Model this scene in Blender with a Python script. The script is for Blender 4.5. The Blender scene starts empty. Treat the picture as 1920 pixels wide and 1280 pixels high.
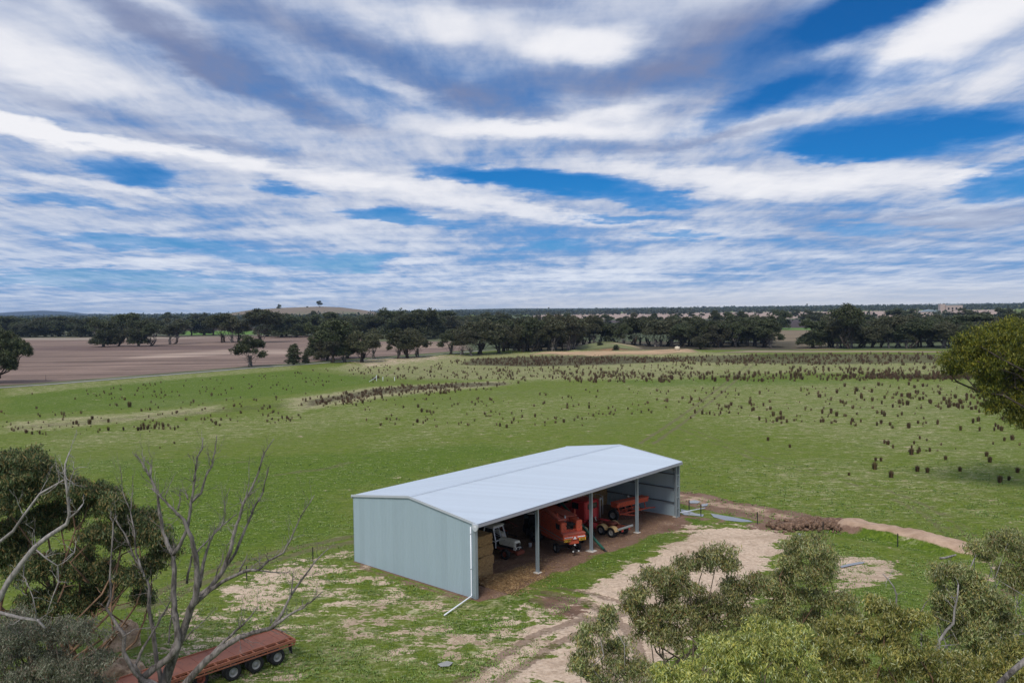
import bpy, math, random
import numpy as np
from mathutils import Vector, Matrix
random.seed(7); rng = np.random.default_rng(11)
sc = bpy.context.scene
COL = sc.collection
rad = math.radians

# ------------------------------------------------------------------ camera
FPX, PITCH, ROLL, CH = 1508.7, -0.0405, -0.0123, 22.9      # focal length in photo pixels, pitch, roll, height (m)
r_ = np.array([1, 0, 0.]); f_ = np.array([0, math.cos(PITCH), math.sin(PITCH)]); u_ = np.array([0, -math.sin(PITCH), math.cos(PITCH)])
CR = math.cos(ROLL) * r_ + math.sin(ROLL) * u_
CU = math.cos(ROLL) * u_ - math.sin(ROLL) * r_
cd = bpy.data.cameras.new('camera'); cam = bpy.data.objects.new('camera', cd); COL.objects.link(cam)
cam.matrix_world = Matrix(((CR[0], CU[0], -f_[0], 0), (CR[1], CU[1], -f_[1], 0), (CR[2], CU[2], -f_[2], CH), (0, 0, 0, 1)))
cd.sensor_width = 36; cd.lens = 36 * FPX / 1920; cd.clip_start = 0.5; cd.clip_end = 60000
sc.camera = cam

def ray(px, py): return f_ * FPX + CR * (px - 960) - CU * (py - 640)
def gp(px, py, z=0.0):                                      # point of the plane at height z seen at a photo pixel
    d = ray(px, py); t = (z - CH) / d[2]
    return (d[0] * t, d[1] * t, z)
def dp(px, py, D):                                          # point at depth D (metres along y)
    d = ray(px, py); t = D / d[1]
    return np.array([d[0] * t, D, CH + d[2] * t])

# ------------------------------------------------------------------ node helpers
class NT:
    def __init__(s, nt): s.nt = nt; s.n = nt.nodes; s.l = nt.links
    def new(s, t, **kw):
        n = s.n.new(t)
        for k, v in kw.items():
            if k == 'inp':
                for a, b in v.items(): s.set(n.inputs[a], b)
            else: setattr(n, k, v)
        return n
    def set(s, sock, v):
        if isinstance(v, bpy.types.NodeSocket): s.l.new(v, sock)
        else: sock.default_value = v
    def math(s, op, a, b=0.0, c=None, clamp=False):
        n = s.n.new('ShaderNodeMath'); n.operation = op; n.use_clamp = clamp
        s.set(n.inputs[0], a); s.set(n.inputs[1], b)
        if c is not None: s.set(n.inputs[2], c)
        return n.outputs[0]
    def vmath(s, op, a, b=(0, 0, 0)):
        n = s.n.new('ShaderNodeVectorMath'); n.operation = op
        s.set(n.inputs[0], a); s.set(n.inputs[1], b)
        return n.outputs['Value'] if op in ('LENGTH', 'DOT_PRODUCT') else n.outputs[0]
    def mix(s, f, a, b):
        n = s.n.new('ShaderNodeMix'); n.data_type = 'RGBA'
        s.set(n.inputs[0], f)
        for k, v in ((6, a), (7, b)): s.set(n.inputs[k], v if isinstance(v, bpy.types.NodeSocket) else (*v[:3], 1))
        return n.outputs[2]
    def noise(s, vec, scale, detail=3, rough=.55, dist=0.0, out='Fac'):
        n = s.new('ShaderNodeTexNoise', inp={'Scale': scale, 'Detail': detail, 'Roughness': rough, 'Distortion': dist})
        if vec is not None: s.l.new(vec, n.inputs['Vector'])
        return n.outputs[out]
    def ramp(s, v, a, b, lo=0.0, hi=1.0, smooth=True):
        n = s.n.new('ShaderNodeMapRange'); n.interpolation_type = 'SMOOTHSTEP' if smooth else 'LINEAR'
        s.set(n.inputs[0], v); n.inputs[1].default_value = a; n.inputs[2].default_value = b
        n.inputs[3].default_value = lo; n.inputs[4].default_value = hi
        return n.outputs[0]
    def mapping(s, vec, loc=(0, 0, 0), rot=(0, 0, 0), scale=(1, 1, 1), typ='POINT'):
        n = s.n.new('ShaderNodeMapping'); n.vector_type = typ
        s.l.new(vec, n.inputs['Vector']); n.inputs['Location'].default_value = loc
        n.inputs['Rotation'].default_value = rot; n.inputs['Scale'].default_value = scale
        return n.outputs[0]
    def comb(s, x, y, z=0.0):
        n = s.n.new('ShaderNodeCombineXYZ'); s.set(n.inputs[0], x); s.set(n.inputs[1], y); s.set(n.inputs[2], z)
        return n.outputs[0]

# ------------------------------------------------------------------ sky, sun
SUN_EL, SUN_AZ = 52, 200          # azimuth clockwise from +y: the sun stands high behind the camera, slightly left
w = bpy.data.worlds.new('World'); sc.world = w; w.use_nodes = True
W = NT(w.node_tree); W.n.clear()
tc = W.new('ShaderNodeTexCoord'); sep = W.new('ShaderNodeSeparateXYZ'); W.l.new(tc.outputs['Generated'], sep.inputs[0])
X, Y, Z = sep.outputs
sky = W.new('ShaderNodeTexSky', sky_type='NISHITA', sun_disc=False, sun_elevation=rad(SUN_EL), sun_rotation=rad(SUN_AZ), altitude=200, air_density=1.0, dust_density=0.3, ozone_density=3.0)
az = W.math('ARCTAN2', X, Y)
hor = W.math('SQRT', W.math('ADD', W.math('MULTIPLY', X, X), W.math('MULTIPLY', Y, Y)))
el = W.math('ARCTAN2', Z, hor)
zc = W.math('ADD', W.math('MAXIMUM', Z, 0.0), 0.075)
plane = W.comb(W.math('DIVIDE', X, zc), W.math('DIVIDE', Y, zc))
warp = W.noise(plane, 0.9, 3, .55, 0, 'Color')
ae = W.comb(az, el)
aw = W.vmath('ADD', ae, W.vmath('MULTIPLY', W.vmath('SUBTRACT', warp, (.5, .5, .5)), (.13, .035, 0)))
fw_ = W.noise(plane, 5.5, 5, .6, 0, 'Color'); aw = W.vmath('ADD', aw, W.vmath('MULTIPLY', W.vmath('SUBTRACT', fw_, (.5, .5, .5)), (.06, .022, 0)))
def blob(px, py, rx, ry, rot):
    a = math.atan((px - 960) / FPX); e = math.atan((579 - 0.0123 * (px - 960) - py) / FPX)
    m = W.mapping(aw, (a, e, 0), (0, 0, -rad(rot)), (rx / FPX, ry / FPX, 1), 'TEXTURE')
    return W.ramp(W.vmath('LENGTH', m), 0.25, 1.45, 1.0, 0.0)
def blobs(lst):
    acc = None
    for px, py, rx, ry, rot, k in lst:
        b = W.math('MULTIPLY', blob(px, py, rx, ry, rot), k)
        acc = b if acc is None else W.math('ADD', acc, b)
    return acc
blue = blobs([(1000, 345, 180, 20, 6, 1.0), (1240, 378, 90, 12, 4, .5), (735, 412, 110, 13, 6, .8), (280, 345, 90, 18, 10, .42), (540, 362, 60, 12, 5, .45), (120, 402, 110, 10, 3, .35),
              (1720, 285, 200, 36, 2, 1.0), (1600, 310, 110, 14, 8, .5), (1900, 370, 90, 28, 0, .9), (1700, 45, 200, 46, -14, 1.05), (1830, 18, 90, 35, -18, .6), (1480, 120, 180, 70, -10, .38), (1590, 190, 180, 30, -5, .55),
              (1380, 215, 130, 25, -20, .4), (650, 500, 90, 14, -8, .8), (540, 490, 120, 14, 4, .45), (280, 470, 150, 12, 3, .6), (1040, 465, 90, 10, 0, .45), (1280, 450, 80, 8, 0, .45), (200, 530, 220, 10, 0, .6),
              (350, 540, 120, 8, 0, .5), (1650, 440, 120, 14, 5, .35), (1150, 408, 90, 8, 3, .4)])
grey = blobs([(1430, 130, 170, 70, -14, .75), (330, 110, 200, 30, 22, .7), (520, 190, 160, 24, 18, .7), (420, 40, 220, 28, 15, .45), (700, 130, 160, 25, 15, .5), (920, 195, 140, 22, 8, .55), (1050, 165, 220, 24, -4, .5), (1330, 90, 140, 50, -10, .55),
              (1250, 150, 150, 30, -10, .45), (950, 10, 120, 16, 0, .35), (20, 40, 60, 40, 30, .4), (430, 290, 160, 12, 5, .3), (1640, 440, 180, 25, 5, .5), (1860, 430, 120, 20, 0, .5), (1350, 265, 130, 12, -12, .35), (1150, 285, 120, 14, 0, .3), (200, 250, 150, 15, 8, .25)])
white = blobs([(100, 180, 170, 40, 8, .6), (60, 290, 120, 15, 5, .7), (250, 300, 220, 12, 6, .8), (1090, 95, 120, 30, 0, .9), (820, 60, 160, 35, 5, .5), (730, 170, 110, 14, 18, .4), (980, 240, 220, 18, 4, .7), (1150, 215, 160, 14, -8, .4),
               (700, 345, 250, 16, 6, .6), (1000, 400, 280, 14, 7, .6), (1350, 350, 260, 22, 8, .6), (1650, 355, 180, 18, 4, .6), (1790, 130, 150, 40, -22, .8), (1880, 190, 100, 40, -10, .6), (1560, 135, 60, 12, 0, .5), (180, 370, 200, 12, 5, .4),
               (250, 510, 160, 10, 0, .5), (800, 490, 110, 12, -5, .4), (1050, 520, 220, 8, 0, .5), (300, 70, 120, 20, 22, .35)])
pl2 = W.mapping(plane, (3.1, 1.7, 0), (0, 0, rad(8)), (1.0, .42, 1))
n1 = W.noise(pl2, 0.85, 7, .56, .25)          # large streaky cloud sheets
n2 = W.noise(W.mapping(plane, (7, 2, 0), (0, 0, rad(-14)), (.55, 1.5, 1)), 1.1, 6, .58, .3)
n3 = W.noise(W.mapping(plane, (1, 9, 0), (0, 0, rad(20)), (1.6, .6, 1)), 3.2, 6, .62, .2)
t = W.math('ADD', W.math('MULTIPLY', W.math('SUBTRACT', n1, .5), 1.3), W.math('MULTIPLY', W.math('SUBTRACT', n2, .5), 1.5))
t = W.math('ADD', t, W.math('MULTIPLY', W.math('SUBTRACT', n3, .5), 1.3))
gap = W.math('ADD', W.math('MULTIPLY', t, -.75), W.math('SUBTRACT', W.math('MULTIPLY', blue, 1.25), W.math('MULTIPLY', white, .5)))
gapf = W.ramp(gap, -.10, 1.05)
bright = W.math('ADD', W.math('MULTIPLY', t, .55), W.math('SUBTRACT', W.math('MULTIPLY', white, .75), W.math('MULTIPLY', grey, .85)))
bf = W.ramp(bright, -.85, .72)
cr = W.new('ShaderNodeValToRGB'); W.l.new(bf, cr.inputs[0])
e = cr.color_ramp.elements; e[0].position = 0; e[0].color = (.20, .24, .40, 1); e[1].position = 1; e[1].color = (.90, .90, .94, 1)
x = e.new(.35); x.color = (.34, .40, .57, 1); x = e.new(.65); x.color = (.56, .61, .74, 1)
# deep blue between the clouds: the Nishita sky scaled to the photograph's exposure
skys = W.vmath('MULTIPLY', sky.outputs[0], (.006, .043, .082))
cloud = cr.outputs[0]
thin = W.math('MULTIPLY', W.ramp(gap, -.2, .5), W.ramp(el, .34, .12, .35, .85))
cloud = W.mix(thin, cloud, (.07, .28, .66))
col = W.mix(gapf, cloud, skys)
hz = W.ramp(el, 0.0, .16, .62, 0.0)           # thicker bluish cloud layer towards the horizon
hcol = W.mix(W.ramp(t, -.45, .5), (.20, .36, .66), (.66, .76, .92))
col = W.mix(hz, col, hcol)
edge = W.math('MULTIPLY', W.ramp(el, -.01, .04, 1.0, 0.0), W.ramp(az, -.5, .4, .25, 1.0))
col = W.mix(W.math('MULTIPLY', edge, .85), col, (.96, .92, .88))
gnd = W.ramp(el, -.02, -.06)
col = W.mix(gnd, col, (.12, .12, .08))
bg = W.new('ShaderNodeBackground', inp={'Strength': 1.0}); W.l.new(col, bg.inputs[0])
wo = W.new('ShaderNodeOutputWorld'); W.l.new(bg.outputs[0], wo.inputs[0])
w.cycles.sampling_method = 'MANUAL'; w.cycles.sample_map_resolution = 512

sd = bpy.data.lights.new('sun', 'SUN'); sd.energy = 2.3; sd.angle = rad(20); sd.color = (1, .95, .88)
so = bpy.data.objects.new('sun', sd); COL.objects.link(so)
dirv = Vector((math.sin(rad(SUN_AZ)) * math.cos(rad(SUN_EL)), math.cos(rad(SUN_AZ)) * math.cos(rad(SUN_EL)), math.sin(rad(SUN_EL))))
so.rotation_euler = dirv.to_track_quat('Z', 'Y').to_euler(); so.location = (0, -40, 90)
sc.view_settings.view_transform = 'Standard'; sc.view_settings.look = 'None'; sc.view_settings.gamma = 1
sc.view_settings.use_curve_mapping = False; sc.view_settings.exposure = 0.0
sc.cycles.max_bounces = 5; sc.cycles.transparent_max_bounces = 8; sc.cycles.volume_bounces = 0

# ------------------------------------------------------------------ object helpers
def tag(o, label=None, cat=None, group=None, kind=None):
    if label: o['label'] = label
    if cat: o['category'] = cat
    if group: o['group'] = group
    if kind: o['kind'] = kind
    return o
def link(o, parent=None):
    COL.objects.link(o)
    if parent: o.parent = parent
    return o
def thing(name, label, cat, loc=(0, 0, 0), rz=0.0, group=None):
    o = bpy.data.objects.new(name, None); o.empty_display_size = .3; COL.objects.link(o)
    o.location = loc; o.rotation_euler = (0, 0, rz)
    return tag(o, label, cat, group)
def dup(root, loc, rz, scale=None, label=None, group=None):
    c = root.copy(); COL.objects.link(c); c.location = loc; c.rotation_euler = (0, 0, rz)
    if scale: c.scale = scale
    if label: c['label'] = label
    if group: c['group'] = group
    for ch in KIDS.get(root.name, []):
        k = ch.copy(); COL.objects.link(k); k.parent = c
    return c
KIDS = {}
def np_mesh(name, V, F, mat, parent=None, smooth=False, loc=None):
    """V (n,3), F (m,k) same-size faces -> mesh object"""
    V = np.asarray(V, np.float32); F = np.asarray(F, np.int32); m, k = F.shape
    me = bpy.data.meshes.new(name); me.vertices.add(len(V)); me.vertices.foreach_set('co', V.ravel())
    me.loops.add(m * k); me.loops.foreach_set('vertex_index', F.ravel())
    me.polygons.add(m); me.polygons.foreach_set('loop_start', np.arange(0, m * k, k, dtype=np.int32))
    if smooth: me.polygons.foreach_set('use_smooth', np.ones(m, bool))
    me.update(calc_edges=True); me.materials.append(mat)
    o = bpy.data.objects.new(name, me); link(o, parent)
    if loc is not None: o.location = loc
    return o
class MB:
    """collects boxes, bars, tubes, lathes; build() links them as one mesh object"""
    def __init__(s): s.v = []; s.f = []; s.s = []
    def add(s, vs, fs, smooth=False, M=None):
        b = len(s.v); s.v += [tuple((M @ Vector(q)) if M else q) for q in vs]
        s.f += [tuple(b + i for i in q) for q in fs]; s.s += [smooth] * len(fs); return s
    def box(s, x0, x1, y0, y1, z0, z1, M=None, taper=None, ch=0.0):
        if ch:      # chamfered box: a stack of rings
            c = min(ch, abs(x1 - x0) * .45, abs(y1 - y0) * .45, abs(z1 - z0) * .45)
            def ring(k, z):
                a, b_, d, e_ = x0 + k, x1 - k, y0 + k, y1 - k
                return [(a + c, d, z), (b_ - c, d, z), (b_, d + c, z), (b_, e_ - c, z), (b_ - c, e_, z), (a + c, e_, z), (a, e_ - c, z), (a, d + c, z)]
            vs = ring(c, z0) + ring(0, z0 + c) + ring(0, z1 - c) + ring(c, z1)
            fs = [tuple(range(7, -1, -1)), tuple(range(24, 32))]
            for r in range(3): fs += [(r * 8 + i, r * 8 + (i + 1) % 8, r * 8 + 8 + (i + 1) % 8, r * 8 + 8 + i) for i in range(8)]
            return s.add(vs, fs, False, M)
        vs = [(x0, y0, z0), (x1, y0, z0), (x1, y1, z0), (x0, y1, z0), (x0, y0, z1), (x1, y0, z1), (x1, y1, z1), (x0, y1, z1)]
        return s.add(vs, [(3, 2, 1, 0), (4, 5, 6, 7), (0, 1, 5, 4), (1, 2, 6, 5), (2, 3, 7, 6), (3, 0, 4, 7)], False, M)
    def hexa(s, p, M=None):      # eight corners, bottom four then top four
        return s.add(p, [(3, 2, 1, 0), (4, 5, 6, 7), (0, 1, 5, 4), (1, 2, 6, 5), (2, 3, 7, 6), (3, 0, 4, 7)], False, M)
    def prism(s, prof, y0, y1, M=None, axis='y'):   # profile in xz extruded along y
        n = len(prof)
        if axis == 'y': vs = [(a, y0, b) for a, b in prof] + [(a, y1, b) for a, b in prof]
        elif axis == 'x': vs = [(y0, a, b) for a, b in prof] + [(y1, a, b) for a, b in prof]
        else: vs = [(a, b, y0) for a, b in prof] + [(a, b, y1) for a, b in prof]
        fs = [tuple(range(n)), tuple(range(2 * n - 1, n - 1, -1))] + [(i, i + n, (i + 1) % n + n, (i + 1) % n) for i in range(n)]
        return s.add(vs, fs, False, M)
    def bar(s, a, b, w, h=None, up=(0, 0, 1)):      # rectangular bar from a to b
        h = h or w; a = Vector(a); b = Vector(b); d = (b - a).normalized(); up = Vector(up)
        if abs(d.dot(up)) > .98: up = Vector((1, 0, 0))
        x = d.cross(up).normalized() * w / 2; y = x.cross(d).normalized() * h / 2
        p = [a - x - y, a + x - y, b + x - y, b - x - y, a - x + y, a + x + y, b + x + y, b - x + y]
        return s.hexa([tuple(q) for q in p])
    def tube(s, pts, r, n=8, smooth=True, caps=True):
        pts = [Vector(p) for p in pts]; rs = r if isinstance(r, (list, tuple)) else [r] * len(pts); b = len(s.v); ref = None
        for i, p in enumerate(pts):
            d = (pts[min(i + 1, len(pts) - 1)] - pts[max(i - 1, 0)]).normalized()
            if ref is None: ref = Vector((0, 0, 1)) if abs(d.z) < .9 else Vector((1, 0, 0))
            x = d.cross(ref).normalized(); y = x.cross(d).normalized(); ref = y
            for k in range(n):
                t = 2 * math.pi * k / n; s.v.append(tuple(p + (x * math.cos(t) + y * math.sin(t)) * rs[i]))
        for i in range(len(pts) - 1):
            for k in range(n):
                s.f.append((b + i * n + k, b + i * n + (k + 1) % n, b + (i + 1) * n + (k + 1) % n, b + (i + 1) * n + k)); s.s.append(smooth)
        if caps:
            s.f.append(tuple(b + k for k in range(n - 1, -1, -1))); s.f.append(tuple(b + (len(pts) - 1) * n + k for k in range(n))); s.s += [False, False]
        return s
    def lathe(s, prof, M=None, n=24, smooth=True):  # profile (r, h) about local z
        vs = []; fs = []; m = len(prof)
        for k in range(n):
            t = 2 * math.pi * k / n
            vs += [(r * math.cos(t), r * math.sin(t), h) for r, h in prof]
        for k in range(n):
            for i in range(m - 1):
                a = k * m + i; b = ((k + 1) % n) * m + i; fs.append((a, b, b + 1, a + 1))
        return s.add(vs, fs, smooth, M)
    def build(s, name, mat, parent=None, loc=None, rz=0.0):
        me = bpy.data.meshes.new(name); me.from_pydata(s.v, [], s.f)
        me.polygons.foreach_set('use_smooth', s.s); me.materials.append(mat); me.update()
        o = bpy.data.objects.new(name, me); link(o, parent)
        if loc is not None: o.location = loc
        if rz: o.rotation_euler = (0, 0, rz)
        return o

# ------------------------------------------------------------------ materials
def material(name):
    m = bpy.data.materials.new(name); m.use_nodes = True; n = NT(m.node_tree); n.n.clear()
    out = n.new('ShaderNodeOutputMaterial'); b = n.new('ShaderNodeBsdfPrincipled'); n.l.new(b.outputs[0], out.inputs[0])
    return m, n, b, out
def paint(name, c, rough=.5, metal=0.0, var=.15, scale=3.0, dirt=None, dirtk=.5, bump=0.0, spec=.5):
    """painted / weathered surface: base colour with patchy wear"""
    m, n, b, out = material(name); t = n.new('ShaderNodeTexCoord').outputs['Object']
    f = n.noise(t, scale, 5, .65)
    lo = tuple(x * (1 - var) for x in c); hi = tuple(min(1, x * (1 + var)) for x in c)
    col = n.mix(f, lo, hi)
    if dirt:
        g = n.ramp(n.noise(t, scale * 2.3, 6, .7, .5), .62 - dirtk * .3, .78 - dirtk * .12)
        col = n.mix(g, col, dirt)
    n.set(b.inputs['Base Color'], col); b.inputs['Roughness'].default_value = rough; b.inputs['Metallic'].default_value = metal
    b.inputs['Specular IOR Level'].default_value = spec
    if bump:
        bp = n.new('ShaderNodeBump', inp={'Strength': bump, 'Distance': .05}); n.l.new(n.noise(t, scale * 4, 5, .7), bp.inputs['Height']); n.l.new(bp.outputs[0], b.inputs['Normal'])
    return m
def leafmat(name, cols, tipk=0.0, rough=.55, trans=.25):
    m, n, b, out = material(name)
    rp = n.new('ShaderNodeNewGeometry').outputs['Random Per Island']
    crp = n.new('ShaderNodeValToRGB'); n.l.new(rp, crp.inputs[0]); e = crp.color_ramp.elements
    e[0].color = (*cols[0], 1); e[1].color = (*cols[-1], 1)
    for i, c in enumerate(cols[1:-1]): x = e.new((i + 1) / (len(cols) - 1)); x.color = (*c, 1)
    t = n.new('ShaderNodeTexCoord').outputs['Object']
    oi = n.new('ShaderNodeObjectInfo').outputs['Random']
    f = n.noise(t, .55, 3, .6)
    hsv = n.new('ShaderNodeHueSaturation'); n.l.new(crp.outputs[0], hsv.inputs['Color'])
    n.set(hsv.inputs['Value'], n.math('MULTIPLY', n.ramp(f, .3, .7, .72, 1.3), n.math('ADD', n.math('MULTIPLY', oi, .4), .85)))
    n.set(hsv.inputs['Hue'], n.math('ADD', n.math('MULTIPLY', n.math('SUBTRACT', oi, .5), .025), .5))
    n.l.new(hsv.outputs[0], b.inputs['Base Color']); b.inputs['Roughness'].default_value = rough; b.inputs['Specular IOR Level'].default_value = .4
    if trans:
        tr = n.new('ShaderNodeBsdfTranslucent'); n.l.new(hsv.outputs[0], tr.inputs[0])
        mx = n.new('ShaderNodeMixShader'); mx.inputs[0].default_value = trans
        n.l.new(b.outputs[0], mx.inputs[1]); n.l.new(tr.outputs[0], mx.inputs[2]); n.l.new(mx.outputs[0], out.inputs[0])
    return m
def barkmat(name, a, b_, sc_=2.0, stretch=.25):
    m, n, b, out = material(name); t = n.new('ShaderNodeTexCoord').outputs['Object']
    v = n.mapping(t, scale=(1, 1, stretch))
    f = n.noise(v, sc_ * 3, 6, .7, .6); g = n.noise(t, sc_ * .5, 3, .5)
    n.set(b.inputs['Base Color'], n.mix(n.math('ADD', n.math('MULTIPLY', n.ramp(f, .35, .65), .6), n.math('MULTIPLY', n.ramp(g, .35, .65), .4)), a, b_))
    b.inputs['Roughness'].default_value = .9; b.inputs['Specular IOR Level'].default_value = .2
    bp = n.new('ShaderNodeBump', inp={'Strength': .6, 'Distance': .04}); n.l.new(f, bp.inputs['Height']); n.l.new(bp.outputs[0], b.inputs['Normal'])
    return m
def sheet(name, c, rough, metal, streak=.1):
    """ribbed zinc-aluminium sheet; the ribs are modelled, this adds per-sheet tone and faint streaks"""
    m, n, b, out = material(name); t = n.new('ShaderNodeTexCoord').outputs['Object']; s = n.new('ShaderNodeSeparateXYZ'); n.l.new(t, s.inputs[0])
    run = n.math('ADD', s.outputs[0], s.outputs[1])
    cell = n.new('ShaderNodeTexWhiteNoise', noise_dimensions='1D'); n.set(cell.inputs['W'], n.math('FLOOR', n.math('DIVIDE', run, .762)))
    st = n.noise(n.mapping(t, scale=(3, 3, .12)), 2.2, 4, .6)
    k = n.math('ADD', n.math('MULTIPLY', n.math('SUBTRACT', cell.outputs[0], .5), streak), n.math('MULTIPLY', n.math('SUBTRACT', st, .5), streak * 1.6))
    k = n.math('ADD', k, 1.0)
    hs = n.new('ShaderNodeHueSaturation'); hs.inputs['Color'].default_value = (*c, 1); n.set(hs.inputs['Value'], k)
    n.l.new(hs.outputs[0], b.inputs['Base Color']); b.inputs['Roughness'].default_value = rough; b.inputs['Metallic'].default_value = metal
    return m
BLK = (.012, .012, .013)
M = dict(
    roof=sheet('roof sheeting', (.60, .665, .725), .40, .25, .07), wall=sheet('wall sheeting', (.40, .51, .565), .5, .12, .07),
    flash=paint('pale flashing', (.62, .66, .72), .4, .2, .05), gutter=paint('gutter steel', (.40, .41, .46), .45, .3, .08),
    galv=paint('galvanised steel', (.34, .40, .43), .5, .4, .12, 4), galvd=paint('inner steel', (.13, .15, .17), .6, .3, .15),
    white=paint('white paint', (.82, .84, .88), .35, 0, .04), concrete=paint('concrete', (.55, .50, .44), .9, 0, .15, 6),
    red=paint('faded red paint', (.64, .11, .05), .5, 0, .3, 2.0, (.16, .05, .035), .5), dred=paint('truck red paint', (.50, .035, .04), .35, 0, .2, 2, (.16, .03, .02), .25),
    dustred=paint('dusty red top', (.50, .11, .075), .8, 0, .3, 3, (.30, .15, .10), .6),
    cream=paint('tractor white', (.78, .77, .68), .5, 0, .1, 3, (.45, .36, .27), .3), rust=paint('rusty chassis', (.20, .045, .022), .8, 0, .35, 4, (.08, .03, .02), .5),
    black=paint('black rubber', BLK, .85, 0, .3, 5, (.05, .042, .035), .4, .3), dark=paint('dark machinery', (.025, .024, .023), .7, .2, .4, 4, (.07, .045, .03), .4),
    glass=paint('dark cab glass', (.01, .013, .015), .08, 0, .1), rim=paint('pale wheel rim', (.30, .30, .28), .6, .1, .15, 6, (.2, .15, .1), .4),
    yellow=paint('sign yellow', (.85, .47, .03), .5, 0, .08), yrim=paint('yellow guard', (.62, .42, .18), .6, 0, .25, 4, (.3, .18, .1), .5),
    green=paint('auger green', (.015, .10, .065), .45, 0, .2, 3), lamp=paint('clear lamp', (.75, .75, .72), .15), steel=paint('bright tube', (.5, .52, .54), .35, .6, .1),
    deck=paint('rust red deck', (.28, .105, .065), .85, 0, .25, 1.2, (.20, .085, .06), .6, .15), rail=paint('rust orange rail', (.36, .13, .07), .85, 0, .3, 5, (.12, .045, .03), .45),
    tank=paint('cream tank', (.72, .64, .48), .7, 0, .08), post=paint('dark steel post', (.02, .021, .022), .8, .2, .2), wood=paint('weathered timber', (.30, .29, .28), .9, 0, .25, 3, None, 0, .4),
    bldg=paint('pink grey wall', (.48, .38, .34), .9, 0, .12, .2), bucket=paint('white plastic', (.7, .72, .75), .4),
)
m, n, b, out = material('hay'); t = n.new('ShaderNodeTexCoord').outputs['Object']
f = n.noise(n.mapping(t, scale=(1, 1, 2.2)), 5, 8, .8, 1.2); g2 = n.noise(t, 1.3, 3, .6)
n.set(b.inputs['Base Color'], n.mix(g2, n.mix(n.ramp(f, .3, .7), (.26, .15, .06), (.66, .45, .20)), n.mix(n.ramp(f, .3, .7), (.20, .11, .05), (.54, .34, .15))))
b.inputs['Roughness'].default_value = .95; bp = n.new('ShaderNodeBump', inp={'Strength': 1.0, 'Distance': .12}); n.l.new(f, bp.inputs['Height']); n.l.new(bp.outputs[0], b.inputs['Normal']); M['hay'] = m
m, n, b, out = material('puddle water'); b.inputs['Base Color'].default_value = (.34, .33, .30, 1); b.inputs['Roughness'].default_value = .12; b.inputs['IOR'].default_value = 1.9
t = n.new('ShaderNodeTexCoord').outputs['Object']; bp = n.new('ShaderNodeBump', inp={'Strength': .15, 'Distance': .02}); n.l.new(n.noise(t, 3, 3), bp.inputs['Height']); n.l.new(bp.outputs[0], b.inputs['Normal']); M['water'] = m
m, n, b, out = material('clod earth'); t = n.new('ShaderNodeTexCoord').outputs['Object']
f = n.noise(t, 2.5, 6, .7, .5)
n.set(b.inputs['Base Color'], n.mix(n.ramp(f, .3, .7), (.24, .15, .09), (.62, .44, .29))); b.inputs['Roughness'].default_value = .95
bp = n.new('ShaderNodeBump', inp={'Strength': .9, 'Distance': .15}); n.l.new(n.noise(t, 5, 6, .7), bp.inputs['Height']); n.l.new(bp.outputs[0], b.inputs['Normal']); M['clod'] = m

M['leafL'] = leafmat('leaf olive left', [(.022, .042, .013), (.06, .09, .028), (.16, .20, .08), (.32, .20, .08)])
M['leafG'] = leafmat('leaf grey green', [(.10, .12, .07), (.22, .25, .16), (.36, .38, .27), (.34, .24, .17)])
M['leafR'] = leafmat('leaf olive right', [(.04, .06, .016), (.14, .185, .05), (.33, .38, .16), (.40, .34, .09), (.42, .44, .26), (.26, .15, .05)])
M['leafY'] = leafmat('leaf yellow green', [(.06, .085, .018), (.20, .24, .05), (.38, .38, .10), (.50, .43, .11), (.50, .56, .34)])
M['leafM'] = leafmat('leaf bright olive', [(.03, .055, .010), (.10, .135, .018), (.26, .29, .03), (.34, .31, .03)])
M['leafD'] = leafmat('leaf dark far', [(.022, .032, .013), (.045, .06, .022), (.085, .10, .035), (.08, .075, .035)], trans=.1)
M['leafD2'] = leafmat('leaf brown green far', [(.03, .038, .018), (.065, .073, .034), (.12, .12, .055), (.09, .07, .038)], trans=.1)
M['leafF'] = leafmat('leaf wood far', [(.02, .03, .014), (.036, .048, .022), (.055, .068, .03)], trans=0)
M['rush'] = leafmat('rush blades', [(.03, .022, .014), (.07, .045, .025), (.15, .085, .04), (.05, .05, .022)], trans=0)
M['rushbrown'] = leafmat('reed brown', [(.055, .032, .02), (.11, .065, .038), (.17, .105, .06)], trans=0)
M['bark'] = barkmat('gum bark', (.10, .075, .055), (.32, .25, .19)); M['barkd'] = barkmat('dark bark', (.03, .024, .02), (.12, .095, .075))
M['barkdead'] = barkmat('dead grey wood', (.05, .042, .036), (.34, .30, .275), 1.6); M['barksil'] = barkmat('silver dead wood', (.14, .125, .115), (.46, .42, .395), 1.8)
M['barkor'] = barkmat('orange bark', (.11, .065, .042), (.34, .21, .13))

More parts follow.
